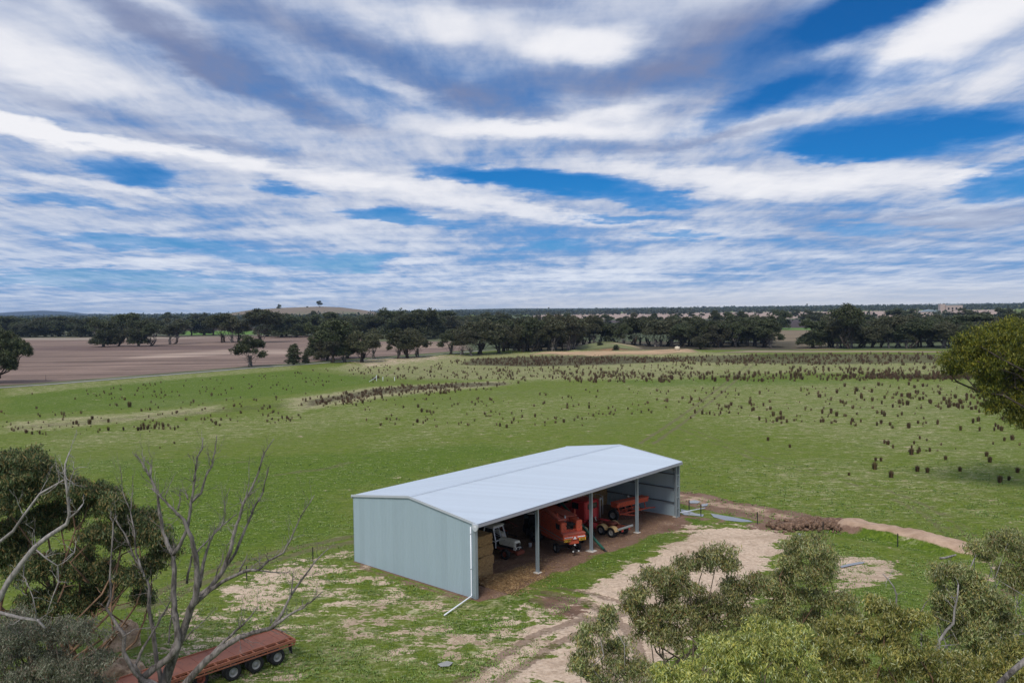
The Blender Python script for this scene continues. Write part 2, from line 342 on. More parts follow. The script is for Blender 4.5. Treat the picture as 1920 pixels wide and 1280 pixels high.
# ------------------------------------------------------------------ ground: one sheet from the camera's foot to the horizon
rr = [0.5, 15, 28]; r0 = 38.0
while r0 < 10500:
    rr.append(r0); r0 *= 1.0055 if r0 < 130 else (1.008 if r0 < 600 else 1.02)
rr.append(11000); rr = np.array(rr)
th = np.concatenate([np.linspace(-180, -50, 14)[:-1], np.linspace(-50, -36, 15)[:-1], np.linspace(-36, 36, 601), np.linspace(36, 50, 15)[1:], np.linspace(50, 180, 14)[1:-1]]) * math.pi / 180
nr, na = len(rr), len(th)
RR, TT = np.meshgrid(rr, th, indexing='ij'); GX = (RR * np.sin(TT)).ravel(); GY = (RR * np.cos(TT)).ravel(); GR = RR.ravel()
GZ = np.zeros_like(GX)
def lerp_noise(x, y, s, seed):
    r = np.random.default_rng(seed); g = r.random((64, 64)); x = x / s; y = y / s
    xi = np.floor(x).astype(int); yi = np.floor(y).astype(int); fx = x - xi; fy = y - yi; fx = fx * fx * (3 - 2 * fx); fy = fy * fy * (3 - 2 * fy)
    a = g[xi % 64, yi % 64]; b_ = g[(xi + 1) % 64, yi % 64]; c = g[xi % 64, (yi + 1) % 64]; d = g[(xi + 1) % 64, (yi + 1) % 64]
    return a * (1 - fx) * (1 - fy) + b_ * fx * (1 - fy) + c * (1 - fx) * fy + d * fx * fy
def seg_dist(P, pts, closed):
    n_ = len(pts); best = np.full(len(P), 1e9); m_ = n_ if closed else n_ - 1
    for i in range(m_):
        a = np.array(pts[i]); b_ = np.array(pts[(i + 1) % n_]); d = b_ - a
        t_ = np.clip(((P - a) @ d) / (d @ d + 1e-9), 0, 1); q = P - (a + t_[:, None] * d)
        best = np.minimum(best, np.hypot(q[:, 0], q[:, 1]))
    return best
def inside(P, pts):
    r = np.zeros(len(P), bool); n_ = len(pts)
    for i in range(n_):
        x0, y0 = pts[i]; x1, y1 = pts[(i + 1) % n_]
        c = ((y0 > P[:, 1]) != (y1 > P[:, 1])); xx = (x1 - x0) * (P[:, 1] - y0) / (y1 - y0 + 1e-12) + x0
        r ^= c & (P[:, 0] < xx)
    return r
def toground(pts): return [gp(*p)[:2] for p in pts]
def poly_mask(pts, soft, gpts=None):       # 1 inside, fading over `soft` metres
    g = gpts or toground(pts); a = np.array(g); lo = a.min(0) - soft * 1.2; hi = a.max(0) + soft * 1.2
    sel = np.where((GX > lo[0]) & (GX < hi[0]) & (GY > lo[1]) & (GY < hi[1]))[0]; out_ = np.zeros(len(GX))
    if len(sel):
        P = np.stack([GX[sel], GY[sel]], 1); d = seg_dist(P, g, True); ins = inside(P, g)
        out_[sel] = np.clip(.5 + np.where(ins, d, -d) / soft, 0, 1)
    return out_
def line_mask(pts, width, soft, gpts=None):
    g = gpts or toground(pts); a = np.array(g); m_ = width + soft; lo = a.min(0) - m_; hi = a.max(0) + m_
    sel = np.where((GX > lo[0]) & (GX < hi[0]) & (GY > lo[1]) & (GY < hi[1]))[0]; out_ = np.zeros(len(GX))
    if len(sel):
        d = seg_dist(np.stack([GX[sel], GY[sel]], 1), g, False); out_[sel] = np.clip(1 - (d - width) / soft, 0, 1)
    return out_
def mx(*a):
    r = a[0]
    for q in a[1:]: r = np.maximum(r, q)
    return r
# shed frame of reference: x along the open front, y towards the back
SO = np.array([-3.2788, 67.158]) * (22.9 / 24.5); SYAW = 0.8542
SU = np.array([math.cos(SYAW), math.sin(SYAW)]); SV = np.array([-math.sin(SYAW), math.cos(SYAW)])
def sh(a, b_, z=0.0): p = SO + SU * a + SV * b_; return (p[0], p[1], z)
def shp(pts): return [sh(*p)[:2] for p in pts]

sand = mx(
    poly_mask([(1288, 978), (1340, 983), (1420, 992), (1480, 1002), (1470, 1030), (1440, 1060), (1452, 1100), (1400, 1140), (1330, 1180), (1250, 1240), (1200, 1300), (960, 1300), (1000, 1240), (1040, 1170), (1085, 1130), (1090, 1105), (1160, 1068), (1190, 1045), (1250, 1015), (1300, 1000)], 4.5),
    .70 * poly_mask([(840, 1300), (900, 1240), (960, 1180), (1010, 1150), (1060, 1150), (1080, 1300)], 3),
    .62 * poly_mask([(400, 1105), (470, 1075), (560, 1045), (660, 1028), (668, 1062), (640, 1085), (570, 1110), (520, 1150), (430, 1150)], 2.5),
    .44 * poly_mask([(560, 1090), (670, 1060), (800, 1110), (900, 1150), (1010, 1120), (1060, 1150), (980, 1220), (860, 1270), (700, 1230), (560, 1180), (520, 1150)], 3),
    .41 * poly_mask([(330, 1140), (520, 1120), (600, 1180), (560, 1290), (250, 1290), (260, 1190)], 3),
    .75 * poly_mask([(1555, 1045), (1600, 1040), (1690, 1050), (1680, 1080), (1640, 1095), (1590, 1112), (1555, 1110)], 2.0),
    .5 * poly_mask([(1850, 1045), (1885, 1060), (1875, 1100), (1830, 1080)], 2.0),
    .55 * poly_mask([(640, 676), (760, 668), (860, 664), (860, 670), (740, 686), (660, 690)], 20),
)
sandc = poly_mask([(1288, 978), (1340, 983), (1420, 992), (1480, 1002), (1470, 1030), (1450, 1060), (1452, 1100), (1300, 1200), (1100, 1290), (1150, 1130), (1180, 1070), (1230, 1035)], 5)
sand = np.maximum(sand, sandc * .80)
dirt = mx(                                              # bare brown earth
    poly_mask(None, .8, shp([(-.2, 15.5), (-.4, -.6), (3, -1.2), (9, -1.3), (14, -1.5), (20, -1.9), (26, -2.4), (33.5, -3.2), (32.3, 15.5)])),
    .62 * poly_mask(None, 1.6, shp([(-1.5, 15.5), (-1.6, -.5), (-.1, -.4), (-.1, 15.5)])),
    .60 * poly_mask(None, 2.5, shp([(24, -2.5), (33, -2), (35, -5), (29, -7), (24, -5)])),
    .80 * poly_mask([(1000, 1115), (1060, 1115), (1110, 1135), (1180, 1150), (1200, 1190), (1160, 1230), (1120, 1180), (1060, 1165), (1010, 1145)], 2.5),
    .72 * line_mask([(1440, 990), (1500, 983), (1560, 980), (1602, 990)], 1.8, 1.5),
    .8 * line_mask([(1275, 930), (1340, 945), (1420, 960), (1500, 975)], 2.2, 2.4),
    .55 * poly_mask([(1840, 1050), (1925, 1050), (1925, 1140), (1850, 1120)], 3),
)
# tyre-torn ruts curling out of the yard, two wheel lines each
def twin(pts, gauge, w_, soft, k):
    g = [np.array(q) for q in toground(pts)]; L_, R_ = [], []
    for i, q in enumerate(g):
        d = g[min(i + 1, len(g) - 1)] - g[max(i - 1, 0)]; d = d / np.hypot(*d); nn = np.array([-d[1], d[0]]) * gauge / 2
        L_.append(tuple(q + nn)); R_.append(tuple(q - nn))
    return k * np.maximum(line_mask(None, w_, soft, L_), line_mask(None, w_, soft, R_))
ruts = mx(twin([(1010, 1118), (1080, 1132), (1130, 1160), (1165, 1200), (1180, 1260), (1180, 1300)], 2.0, .22, .4, 1),
          twin([(1180, 1160), (1100, 1170), (1020, 1200), (960, 1240), (880, 1290)], 2.0, .22, .4, .9),
          twin([(1040, 1110), (1100, 1120), (1170, 1140), (1240, 1150)], 2.0, .2, .4, .7))
track = mx(
    twin([(1212, 832), (1250, 806), (1290, 778), (1330, 748), (1362, 722), (1395, 695), (1412, 678)], 2.2, .18, .7, .75),
    twin([(1275, 800), (1330, 822), (1420, 858), (1530, 885), (1640, 915), (1720, 948), (1770, 980), (1800, 1010)], 2.0, .15, .6, .55),
    twin([(1680, 930), (1730, 950), (1790, 985), (1830, 1020)], 2.0, .15, .5, .5),
    twin([(640, 868), (800, 820), (1000, 795), (1150, 775), (1300, 745)], 2.0, .15, .7, .4),
    twin([(250, 1140), (330, 1105), (430, 1066), (560, 1030), (665, 1010)], 1.9, .35, .6, .85),
    twin([(700, 770), (900, 742), (1100, 722)], 2.0, .3, 1.5, .4),
    .6 * line_mask([(520, 890), (600, 880), (660, 866)], .3, 1.5), .5 * line_mask([(400, 872), (440, 868), (470, 862)], .3, 1.5))
straw = np.full(len(GX), .08)
for pts, s_, k in [
    ([(600, 690), (700, 676), (860, 664), (1010, 660), (1300, 658), (1420, 664), (1400, 690), (1290, 712), (1000, 714), (760, 712), (640, 700)], 16, .62),
    ([(1150, 690), (1560, 664), (1925, 664), (1925, 705), (1500, 700), (1200, 712)], 14, .55),
    ([(530, 748), (700, 725), (960, 712), (960, 722), (760, 740), (620, 762), (540, 775)], 8, .85),
    ([(0, 792), (120, 782), (260, 772), (420, 758), (420, 772), (260, 790), (100, 806), (0, 812)], 7, .7),
    ([(0, 830), (300, 790), (560, 770), (700, 750), (820, 770), (600, 812), (330, 838), (100, 846)], 16, .38),
    ([(1080, 720), (1400, 716), (1925, 712), (1925, 880), (1700, 880), (1500, 830), (1300, 800)], 30, .42),
    ([(640, 790), (900, 745), (1250, 725), (1240, 770), (1000, 810), (700, 850)], 28, .34),
    ([(1300, 860), (1925, 860), (1925, 1000), (1700, 960), (1450, 960)], 16, .36),
    ([(560, 1090), (1010, 1100), (980, 1280), (300, 1290), (330, 1150)], 5, .40),
    ([(0, 727), (230, 708), (430, 692), (560, 684), (560, 692), (200, 724), (0, 745)], 6, .45)]:
    straw = np.maximum(straw, k * poly_mask(pts, s_))
lush = mx(                                              # vivid short grass
    poly_mask([(150, 860), (560, 850), (900, 830), (1040, 842), (660, 930), (662, 1000), (420, 1060), (280, 1060)], 10) * .8,
    .95 * poly_mask([(1002, 1092), (1035, 1075), (1100, 1082), (1118, 1094), (1090, 1106), (1030, 1106)], 1.0),
    .95 * poly_mask([(1078, 1062), (1105, 1045), (1160, 1030), (1225, 1018), (1215, 1035), (1165, 1056), (1120, 1064)], 1.0),
    .95 * poly_mask([(1195, 1010), (1230, 998), (1265, 1000), (1265, 1012), (1215, 1022)], 1.0),
    .9 * poly_mask([(1282, 972), (1310, 974), (1345, 985), (1320, 988), (1290, 984)], .8),
    .85 * poly_mask([(935, 1110), (990, 1105), (1010, 1130), (960, 1170), (860, 1210), (800, 1190), (900, 1150)], 2.0),
    .8 * poly_mask([(1580, 1110), (1640, 1090), (1740, 1080), (1740, 1140), (1600, 1150)], 3),
    .7 * poly_mask([(1120, 712), (1450, 708), (1640, 716), (1500, 724), (1200, 726)], 8),
    .85 * poly_mask([(0, 745), (260, 714), (560, 694), (690, 706), (720, 716), (560, 738), (300, 765), (0, 780)], 9),
    .9 * poly_mask([(230, 1150), (300, 1140), (330, 1165), (250, 1185)], 1.5),
    .75 * line_mask([(1560, 992), (1640, 1010), (1740, 1032)], 1.2, 1.0))
lush_strips = mx(*[poly_mask(p, 2.6) for p in ([(1002, 1092), (1035, 1072), (1100, 1080), (1122, 1094), (1090, 1108), (1030, 1106)], [(1075, 1063), (1105, 1042), (1160, 1028), (1230, 1016), (1220, 1036), (1165, 1058), (1120, 1066)], [(1190, 1012), (1230, 996), (1268, 999), (1268, 1013), (1215, 1024)], [(1282, 970), (1310, 972), (1348, 985), (1320, 989), (1288, 984)])])
sand = sand * (1 - .8 * lush_strips); dirt = dirt * (1 - .75 * lush_strips)
reed_dark = mx(                                             # darker brown ground between the reeds
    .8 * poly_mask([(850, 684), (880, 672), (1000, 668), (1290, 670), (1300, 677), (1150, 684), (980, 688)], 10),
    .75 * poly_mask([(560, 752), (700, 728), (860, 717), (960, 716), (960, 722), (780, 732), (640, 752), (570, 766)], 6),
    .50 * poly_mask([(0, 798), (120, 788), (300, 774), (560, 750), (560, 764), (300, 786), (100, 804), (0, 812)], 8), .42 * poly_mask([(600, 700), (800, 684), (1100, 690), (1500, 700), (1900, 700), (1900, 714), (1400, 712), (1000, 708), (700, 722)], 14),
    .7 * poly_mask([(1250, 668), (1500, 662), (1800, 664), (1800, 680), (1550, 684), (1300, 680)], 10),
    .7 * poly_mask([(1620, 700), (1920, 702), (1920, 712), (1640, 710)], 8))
# terrain relief: drain bank, dam bank
def gnoise(s, seed): return lerp_noise(GX + 500, GY + 500, s, seed)
bermm = line_mask([(1600, 990), (1650, 1000), (1720, 1014), (1790, 1032), (1812, 1036)], .9, 1.3)
GZ += bermm * (.75 + .3 * gnoise(.9, 5))
earth = mx(.50 * line_mask([(1278, 931), (1340, 943), (1420, 957), (1490, 974), (1560, 984), (1600, 990)], .9, 1.8), .98 * line_mask([(1598, 989), (1650, 999), (1720, 1013), (1790, 1031), (1815, 1037)], 1.1, .8),)
bank = mx(poly_mask([(980, 664), (1060, 661), (1180, 660), (1300, 657), (1312, 663), (1240, 669), (1130, 670), (1010, 668)], 9))
GZ += bank * 1.2 * (.6 + .8 * gnoise(7, 8))
hump = poly_mask([(1075, 654), (1120, 645), (1160, 645), (1190, 653), (1150, 656)], 14); GZ += hump * 2.4
near = (GR > 30) & (GR < 420)
GZ += np.where(near, (gnoise(1.1, 3) - .5) * .10 + (gnoise(3.3, 4) - .5) * .12, 0) * (1 - poly_mask(None, 2.5, shp([(-1, 16), (-1, -1), (33, -1), (33, 16)])))
# fields beyond the paddock: colour laid on the same sheet
field = np.zeros(len(GX)); FC = np.zeros((len(GX), 3)) + np.array([.10, .13, .06])
def hx(x): return 579 - .0123 * (x - 960)
def addfield(pts, c, soft, k=1.0):
    global field, FC
    m_ = poly_mask(pts, soft) * k; FC = FC * (1 - m_[:, None]) + np.array(c) * m_[:, None]; field = np.maximum(field, m_)
road_px = [(-60, 733), (0, 727), (100, 720), (200, 712), (300, 704), (400, 696), (470, 690), (560, 684), (640, 678), (720, 672), (830, 664), (900, 658), (960, 655)]
addfield([(-900, 800), (-60, 731), (0, 725), (200, 710), (400, 694), (560, 682), (720, 670), (830, 662), (960, 653), (1300, 654), (1500, 655), (1700, 655), (2700, 650), (2700, 580), (1500, 590), (960, 592), (0, 602), (-900, 618)], (.10, .12, .06), 8)
addfield([(-900, 795), (-60, 730), (0, 723), (200, 708), (400, 692), (560, 680), (720, 668), (830, 660), (880, 656), (860, 634), (560, 629), (200, 631), (-900, 642)], (.235, .165, .13), 8)
addfield([(230, 672), (300, 664), (420, 656), (480, 655), (560, 656), (560, 664), (440, 664), (330, 670)], (.40, .30, .235), 14, .8)
addfield([(-60, 655), (100, 650), (330, 648), (560, 650), (400, 654), (180, 658)], (.15, .10, .085), 14, .8)
addfield([(0, 634), (200, 633), (440, 632), (200, 637), (0, 637)], (.42, .36, .28), 12, .7)
addfield([(560, 652), (700, 646), (860, 642), (860, 650), (700, 658)], (.38, .28, .2), 10, .5)
addfield([(-900, 642), (560, 629), (860, 634), (860, 628), (500, 620), (0, 622), (-900, 628)], (.13, .13, .08), 12)
for pts, c in [([(0, 612), (430, 610), (700, 608), (700, 604), (400, 605), (0, 607)], (.12, .20, .05)), ([(330, 628), (560, 626), (560, 620), (330, 621)], (.12, .22, .04)),
               ([(340, 620), (600, 618), (600, 613), (340, 614)], (.08, .055, .05)),
               ([(1450, 655), (1560, 655), (1540, 618), (1440, 618)], (.22, .17, .11)), ([(1400, 618), (1800, 616), (1800, 598), (1400, 599)], (.075, .055, .052)),
               ([(1430, 619), (1620, 618), (1620, 614), (1430, 615)], (.13, .22, .05)),
               ([(1000, 606), (1400, 604), (1400, 599), (1000, 601)], (.10, .075, .07)),
               ([(1000, 598), (1560, 597), (1900, 592), (1900, 580), (1560, 584), (1250, 586), (1000, 590)], (.42, .31, .25)),
               ([(560, 600), (820, 598), (820, 592), (560, 594)], (.36, .27, .20)), ([(700, 640), (900, 640), (900, 615), (700, 615)], (.13, .14, .07)), ([(0, 604), (300, 602), (300, 598), (0, 600)], (.22, .18, .12)),
               ([(1900, 640), (2700, 640), (2700, 600), (1900, 600)], (.12, .11, .07)),
               ([(960, 656), (1500, 656), (1500, 640), (960, 640)], (.10, .085, .055))]:
    addfield(pts, c, 12)
addfield([(985, 667), (1030, 663.5), (1180, 663), (1240, 660), (1300, 657), (1312, 663), (1240, 668), (1120, 670)], (.50, .33, .20), 7, .85)
addfield([(1060, 662), (1150, 659), (1280, 658), (1280, 655), (1060, 657)], (.34, .19, .10), 4, .9)
addfield([(1080, 656), (1120, 645), (1170, 645), (1195, 655)], (.20, .22, .09), 6, .8)
addfield([(1135, 652), (1180, 648), (1200, 654)], (.42, .32, .2), 5, .8)
addfield([(1318, 662), (1400, 657), (1600, 657), (1790, 658), (1790, 661), (1600, 660), (1420, 661)], (.42, .31, .22), 6, .8)

V = np.stack([GX, GY, GZ], 1)
idx = np.arange(nr * na).reshape(nr, na); a = idx[:-1]; bq = idx[1:]
F = np.stack([a, bq, np.roll(bq, -1, 1), np.roll(a, -1, 1)], -1).reshape(-1, 4)[:, ::-1]

m, n, b, out = material('paddock ground')
g = n.new('ShaderNodeNewGeometry').outputs['Position']
def attr(nm, typ='Fac'): return n.new('ShaderNodeAttribute', attribute_name=nm).outputs[typ]
A1 = n.new('ShaderNodeSeparateColor'); n.l.new(attr('mask_a', 'Color'), A1.inputs[0])
A2 = n.new('ShaderNodeSeparateColor'); n.l.new(attr('mask_b', 'Color'), A2.inputs[0])
A3 = n.new('ShaderNodeSeparateColor'); n.l.new(attr('mask_c', 'Color'), A3.inputs[0])
aS, aD, aSt = A1.outputs; aL, aT, aG = A2.outputs; aR, aE, aF = A3.outputs
nf = n.noise(g, 3.2, 5, .7); nm_ = n.noise(g, .55, 5, .62, .4); nl = n.noise(g, .07, 4, .6, .5); nll = n.noise(g, .018, 3, .5)
nstr = n.noise(n.mapping(g, scale=(.55, 2.0, 1)), .38, 6, .68, .6)    # tussocky patches
def cen(x, k): return n.math('MULTIPLY', n.math('SUBTRACT', x, .5), k)
green = n.mix(n.ramp(nf, .3, .72), (.075, .12, .010), (.185, .24, .024))
green = n.mix(n.ramp(nm_, .32, .7), green, (.15, .18, .035))
lushc = n.mix(n.ramp(nf, .3, .7), (.05, .095, .007), (.145, .215, .018))
green = n.mix(n.math('MULTIPLY', n.ramp(n.math('ADD', aL, cen(nl, .9)), .25, .8), .85), green, lushc)
green = n.mix(n.ramp(n.math('ADD', nll, cen(nl, .6)), .45, .75, 0, .35), green, (.16, .19, .06))
strawc = n.mix(n.ramp(nf, .3, .7), (.27, .23, .11), (.58, .50, .31))
nst2 = n.noise(n.mapping(g, rot=(0, 0, rad(12)), scale=(.7, 1.5, 1)), .75, 5, .7, .8)
sf = n.math('ADD', n.math('ADD', aSt, cen(nstr, 1.7)), n.math('ADD', cen(nst2, 1.5), n.math('ADD', cen(nm_, .6), cen(nf, .8))))
gr = n.mix(n.math('MULTIPLY', n.ramp(sf, .22, 1.0), .80), green, strawc)
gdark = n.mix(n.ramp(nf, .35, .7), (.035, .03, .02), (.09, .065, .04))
mo = n.noise(n.mapping(g, (40, 9, 0), (0, 0, rad(8)), (.8, 1.2, 1)), 1.15, 5, .8, .6)
gr = n.mix(n.math('MULTIPLY', n.ramp(mo, .545, .63), n.ramp(n.math('ADD', aSt, cen(nl, 1.0)), .0, .42, .18, .70)), gr, (.52, .50, .28))
md = n.noise(n.mapping(g, (4, 70, 0), (0, 0, 0), (.7, 1.3, 1)), .8, 5, .75, .5)
gr = n.mix(n.ramp(md, .53, .66, 0, .55), gr, (.05, .09, .013))
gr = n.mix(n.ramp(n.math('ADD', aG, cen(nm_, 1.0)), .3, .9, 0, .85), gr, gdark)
gr = n.mix(n.ramp(n.math('ADD', cen(nm_, 2.0), cen(n.noise(g, 1.7, 4, .65), 1.2)), .42, .75, 0, .45), gr, (.07, .075, .035))
dirtc = n.mix(n.ramp(nm_, .3, .7), n.mix(nf, (.12, .065, .04), (.26, .155, .105)), n.mix(nf, (.19, .12, .085), (.33, .215, .155)))
df = n.ramp(n.math('ADD', aD, n.math('ADD', cen(nm_, 1.0), cen(nf, .4))), .42, .62)
gr = n.mix(df, gr, dirtc)
sandc_ = n.mix(n.ramp(nf, .25, .75), (.50, .36, .25), (.80, .63, .47)); sandc_ = n.mix(n.ramp(n.noise(n.mapping(g, scale=(1, 1.6, 1)), .9, 6, .7, .8), .54, .74, 0, .75), sandc_, (.27, .19, .125))
sa = n.ramp(n.math('ADD', aS, n.math('ADD', cen(nstr, 2.1), n.math('ADD', cen(nm_, 1.6), cen(nf, .9)))), .47, .60)
sandc_ = n.mix(n.ramp(n.math('ADD', nl, cen(nm_, .9)), .45, .70, 0, .6), sandc_, (.36, .25, .165)); gr = n.mix(sa, gr, sandc_)
tf = n.math('MULTIPLY', n.ramp(n.math('ADD', aT, cen(nm_, .9)), .25, .8), .75)
gr = n.mix(tf, gr, n.mix(nf, (.11, .10, .05), (.22, .18, .10)))
wv = n.new('ShaderNodeTexVoronoi', inp={'Scale': 3.5}); n.l.new(g, wv.inputs['Vector'])
rf_ = n.ramp(n.math('ADD', aR, n.math('ADD', cen(nm_, .5), cen(wv.outputs['Distance'], -.9))), .35, .6)
gr = n.mix(n.math('MULTIPLY', rf_, .6), gr, n.mix(nf, (.10, .06, .04), (.22, .14, .10)))
earthc = n.mix(n.ramp(nm_, .3, .7), (.38, .25, .165), (.58, .41, .29))
gr = n.mix(n.ramp(n.math('ADD', aE, n.math('ADD', cen(nm_, .5), cen(nf, .3))), .35, .6), gr, earthc)
fc = attr('field_colour', 'Color')
fstr = n.noise(n.mapping(g, rot=(0, 0, rad(-14)), scale=(.05, .9, 1)), .14, 5, .62, .3)
fk = n.math('ADD', n.ramp(fstr, .3, .7, .62, 1.35), n.math('ADD', cen(n.noise(g, .6, 4, .7), .5), cen(n.noise(g, .03, 3, .6), .7)))
hs = n.new('ShaderNodeHueSaturation'); n.l.new(fc, hs.inputs['Color']); n.set(hs.inputs['Value'], fk)
gr = n.mix(n.ramp(n.math('ADD', aF, cen(n.noise(g, .25, 4, .6), .5)), .35, .6), gr, hs.outputs[0])
n.l.new(gr, b.inputs['Base Color']); b.inputs['Roughness'].default_value = .95; b.inputs['Specular IOR Level'].default_value = .15
hgt = n.math('ADD', n.math('MULTIPLY', nf, .5), n.math('ADD', n.math('MULTIPLY', nm_, .8), n.math('MULTIPLY', aR, -.6)))
bp = n.new('ShaderNodeBump', inp={'Strength': .8, 'Distance': .35}); n.l.new(hgt, bp.inputs['Height']); n.l.new(bp.outputs[0], b.inputs['Normal'])
ground = np_mesh('ground', V, F, m, smooth=True); tag(ground, kind='structure')
for nm, ch in (('mask_a', (sand, dirt, straw)), ('mask_b', (lush, track, reed_dark)), ('mask_c', (ruts, earth, field)), ('field_colour', (FC[:, 0], FC[:, 1], FC[:, 2]))):
    at = ground.data.attributes.new(nm, 'FLOAT_COLOR', 'POINT')
    at.data.foreach_set('color', np.stack([*ch, np.ones(len(GX))], 1).astype(np.float32).ravel())

def ribbon(name, gpts, w_, z, mat):
    g = [np.array(q[:2]) for q in gpts]; vs = []
    for i, q in enumerate(g):
        d = g[min(i + 1, len(g) - 1)] - g[max(i - 1, 0)]; d = d / np.hypot(*d); nn = np.array([-d[1], d[0]]) * w_ / 2
        vs += [(*(q + nn), z), (*(q - nn), z)]
    fs = [(2 * i, 2 * i + 1, 2 * i + 3, 2 * i + 2) for i in range(len(g) - 1)]
    o = MB().add(vs, fs).build(name, mat); return tag(o, kind='structure')
ribbon('road', [gp(*p) for p in road_px], 3.6, .10, paint('gravel road', (.27, .25, .25), .9, 0, .15, .5))

def hill(name, pxs, D, mat, depth):
    """a low hill whose skyline passes through the given photo points at distance D"""
    vs = []; fs = []; ns = 9; P_ = []
    xs = np.linspace(pxs[0][0], pxs[-1][0], 60); ys = np.interp(xs, [p[0] for p in pxs], [p[1] for p in pxs])
    for x_, y_ in zip(xs, ys):
        q = dp(x_, y_, D)
        for k in range(ns):
            t_ = k / (ns - 1) * 2 - 1
            vs.append((q[0], D + t_ * depth, max(-1.5, (q[2] + 1.5) * math.cos(t_ * math.pi / 2) ** 1.3 - 1.5)))
    for i in range(59):
        for k in range(ns - 1): a_ = i * ns + k; fs.append((a_, a_ + ns, a_ + ns + 1, a_ + 1))
    o = MB().add(vs, fs, True).build(name, mat); return tag(o, kind='structure')
hm = paint('far forested hill', (.015, .03, .05), .95, 0, .3, .002); hb = paint('brown grazed hill', (.20, .15, .10), .95, 0, .15, .004, (.10, .14, .05), .4); hv = paint('far dark ridge', (.03, .045, .03), .95, 0, .3, .01)  # hm: forest colour shifted to blue, distance haze put into the base colour
hill('hills', [(-160, 600), (-60, 594), (0, 588), (40, 584), (80, 582), (110, 584), (140, 588), (200, 588), (250, 592), (320, 594)], 9000, hm, 900)
hill('hills', [(420, 590), (470, 581), (530, 577), (600, 574.5), (640, 576), (680, 581), (720, 588)], 2600, hb, 260)
hill('hills', [(1150, 582), (1260, 578), (1400, 579), (1500, 578), (1640, 575), (1800, 572), (1880, 569), (1960, 568), (2200, 570), (2400, 572)], 6500, hm, 700)
hill('hills', [(780, 584), (860, 580), (960, 578), (1100, 578), (1200, 577), (1300, 578), (1420, 582)], 5200, hv, 500)

# ------------------------------------------------------------------ puddles
def puddle(pts):
    g = [gp(*p) for p in pts]; n_ = len(g)
    o = MB().add([(x_, y_, .075) for x_, y_, _ in g], [tuple(range(n_))]).build('puddle', M['water']); return tag(o, kind='structure')
puddle([(1277, 955), (1290, 958), (1305, 963), (1320, 965), (1318, 969), (1300, 967), (1283, 966), (1277, 962)])
puddle([(1332, 963), (1350, 966), (1380, 971), (1405, 976), (1412, 979), (1390, 979), (1360, 976), (1338, 970)])
puddle([(1291, 940), (1302, 938), (1314, 941), (1308, 944), (1294, 944)]); puddle([(1315, 946), (1328, 944), (1326, 949), (1316, 950)])
puddle([(1457, 987), (1468, 988), (1478, 993), (1466, 993), (1458, 991)]); puddle([(1493, 1000), (1504, 1000), (1506, 1006), (1496, 1006)])
puddle([(1575, 1062), (1590, 1058), (1612, 1054), (1622, 1054), (1618, 1057), (1596, 1061), (1578, 1065)])
puddle([(820, 1246), (838, 1240), (850, 1243), (842, 1250), (826, 1251)])

# ------------------------------------------------------------------ the shed
L, WD, EH, RH, B = 32.0, 15.34, 6.04, 7.04, 8.0
def roofz(y): return EH + (RH - EH) * (1 - abs(y - WD / 2) / (WD / 2))
shed = thing('farm_shed', 'long open-fronted steel shed with pale blue-white gable roof and grey-blue end wall', 'shed', (SO[0], SO[1], 0), SYAW)
def ribprof(a0, a1, pitch, h):
    p = [(a0, 0)]; k = a0 + pitch / 2
    while k < a1 - .06: p += [(k - .035, 0), (k - .018, h), (k + .018, h), (k + .035, 0)]; k += pitch
    return p + [(a1, 0)]
def gable(xpos, sgn, x_in):
    mb = MB(); pr = ribprof(0, WD, .2, .02); vs = []
    for y_, h in pr: vs += [(xpos + sgn * h, y_, .03), (xpos + sgn * h, y_, roofz(y_) - .05)]
    vi = [(x_in, y_, .03) if k == 0 else (x_in, y_, roofz(y_) - .05) for y_, h in pr for k in (0, 1)]
    n_ = len(pr); fs = [(2 * i, 2 * i + 2, 2 * i + 3, 2 * i + 1) for i in range(n_ - 1)]; b0 = 2 * n_
    fs += [(b0 + 2 * i, b0 + 2 * i + 1, b0 + 2 * i + 3, b0 + 2 * i + 2) for i in range(n_ - 1)]
    return mb.add(vs + vi, fs)
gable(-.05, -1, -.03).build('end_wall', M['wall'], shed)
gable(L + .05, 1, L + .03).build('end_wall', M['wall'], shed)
mb = MB(); pr = ribprof(-.05, L + .05, .2, .03); vs = []
for x_, h in pr: vs += [(x_, WD + .05 + h, .03), (x_, WD + .05 + h, EH - .05), (x_, WD + .03, .03), (x_, WD + .03, EH - .05)]
fs = []
for i in range(len(pr) - 1): a_ = 4 * i; c = a_ + 4; fs += [(a_, a_ + 1, c + 1, c), (a_ + 2, c + 2, c + 3, a_ + 3)]
mb.add(vs, fs).build('back_wall', M['wall'], shed)
for side in (0, 1):          # two ribbed roof slopes
    pr = ribprof(-.12, L + .12, .2, .028); vs = []; fs = []
    ye, yr = (-.32, WD / 2) if side == 0 else (WD + .12, WD / 2)
    ze = roofz(0) - (.32 if side == 0 else .12) * (RH - EH) / (WD / 2) + .06; zr = RH + .06
    for x_, h in pr: vs += [(x_, ye, ze + h), (x_, yr, zr + h), (x_, ye, ze - .012), (x_, yr, zr - .012)]
    for i in range(len(pr) - 1): a_ = 4 * i; c = a_ + 4; fs += [(a_, c, c + 1, a_ + 1), (a_ + 2, a_ + 3, c + 3, c + 2)]
    MB().add(vs, fs).build('roof_slope', M['roof'], shed)
mb = MB()
for s_ in (-1, 1): mb.add([(-.16, WD / 2, RH + .10), (L + .16, WD / 2, RH + .10), (L + .16, WD / 2 + s_ * .20, RH + .068), (-.16, WD / 2 + s_ * .20, RH + .068)], [(0, 1, 2, 3)])
mb.build('ridge_cap', M['roof'], shed)
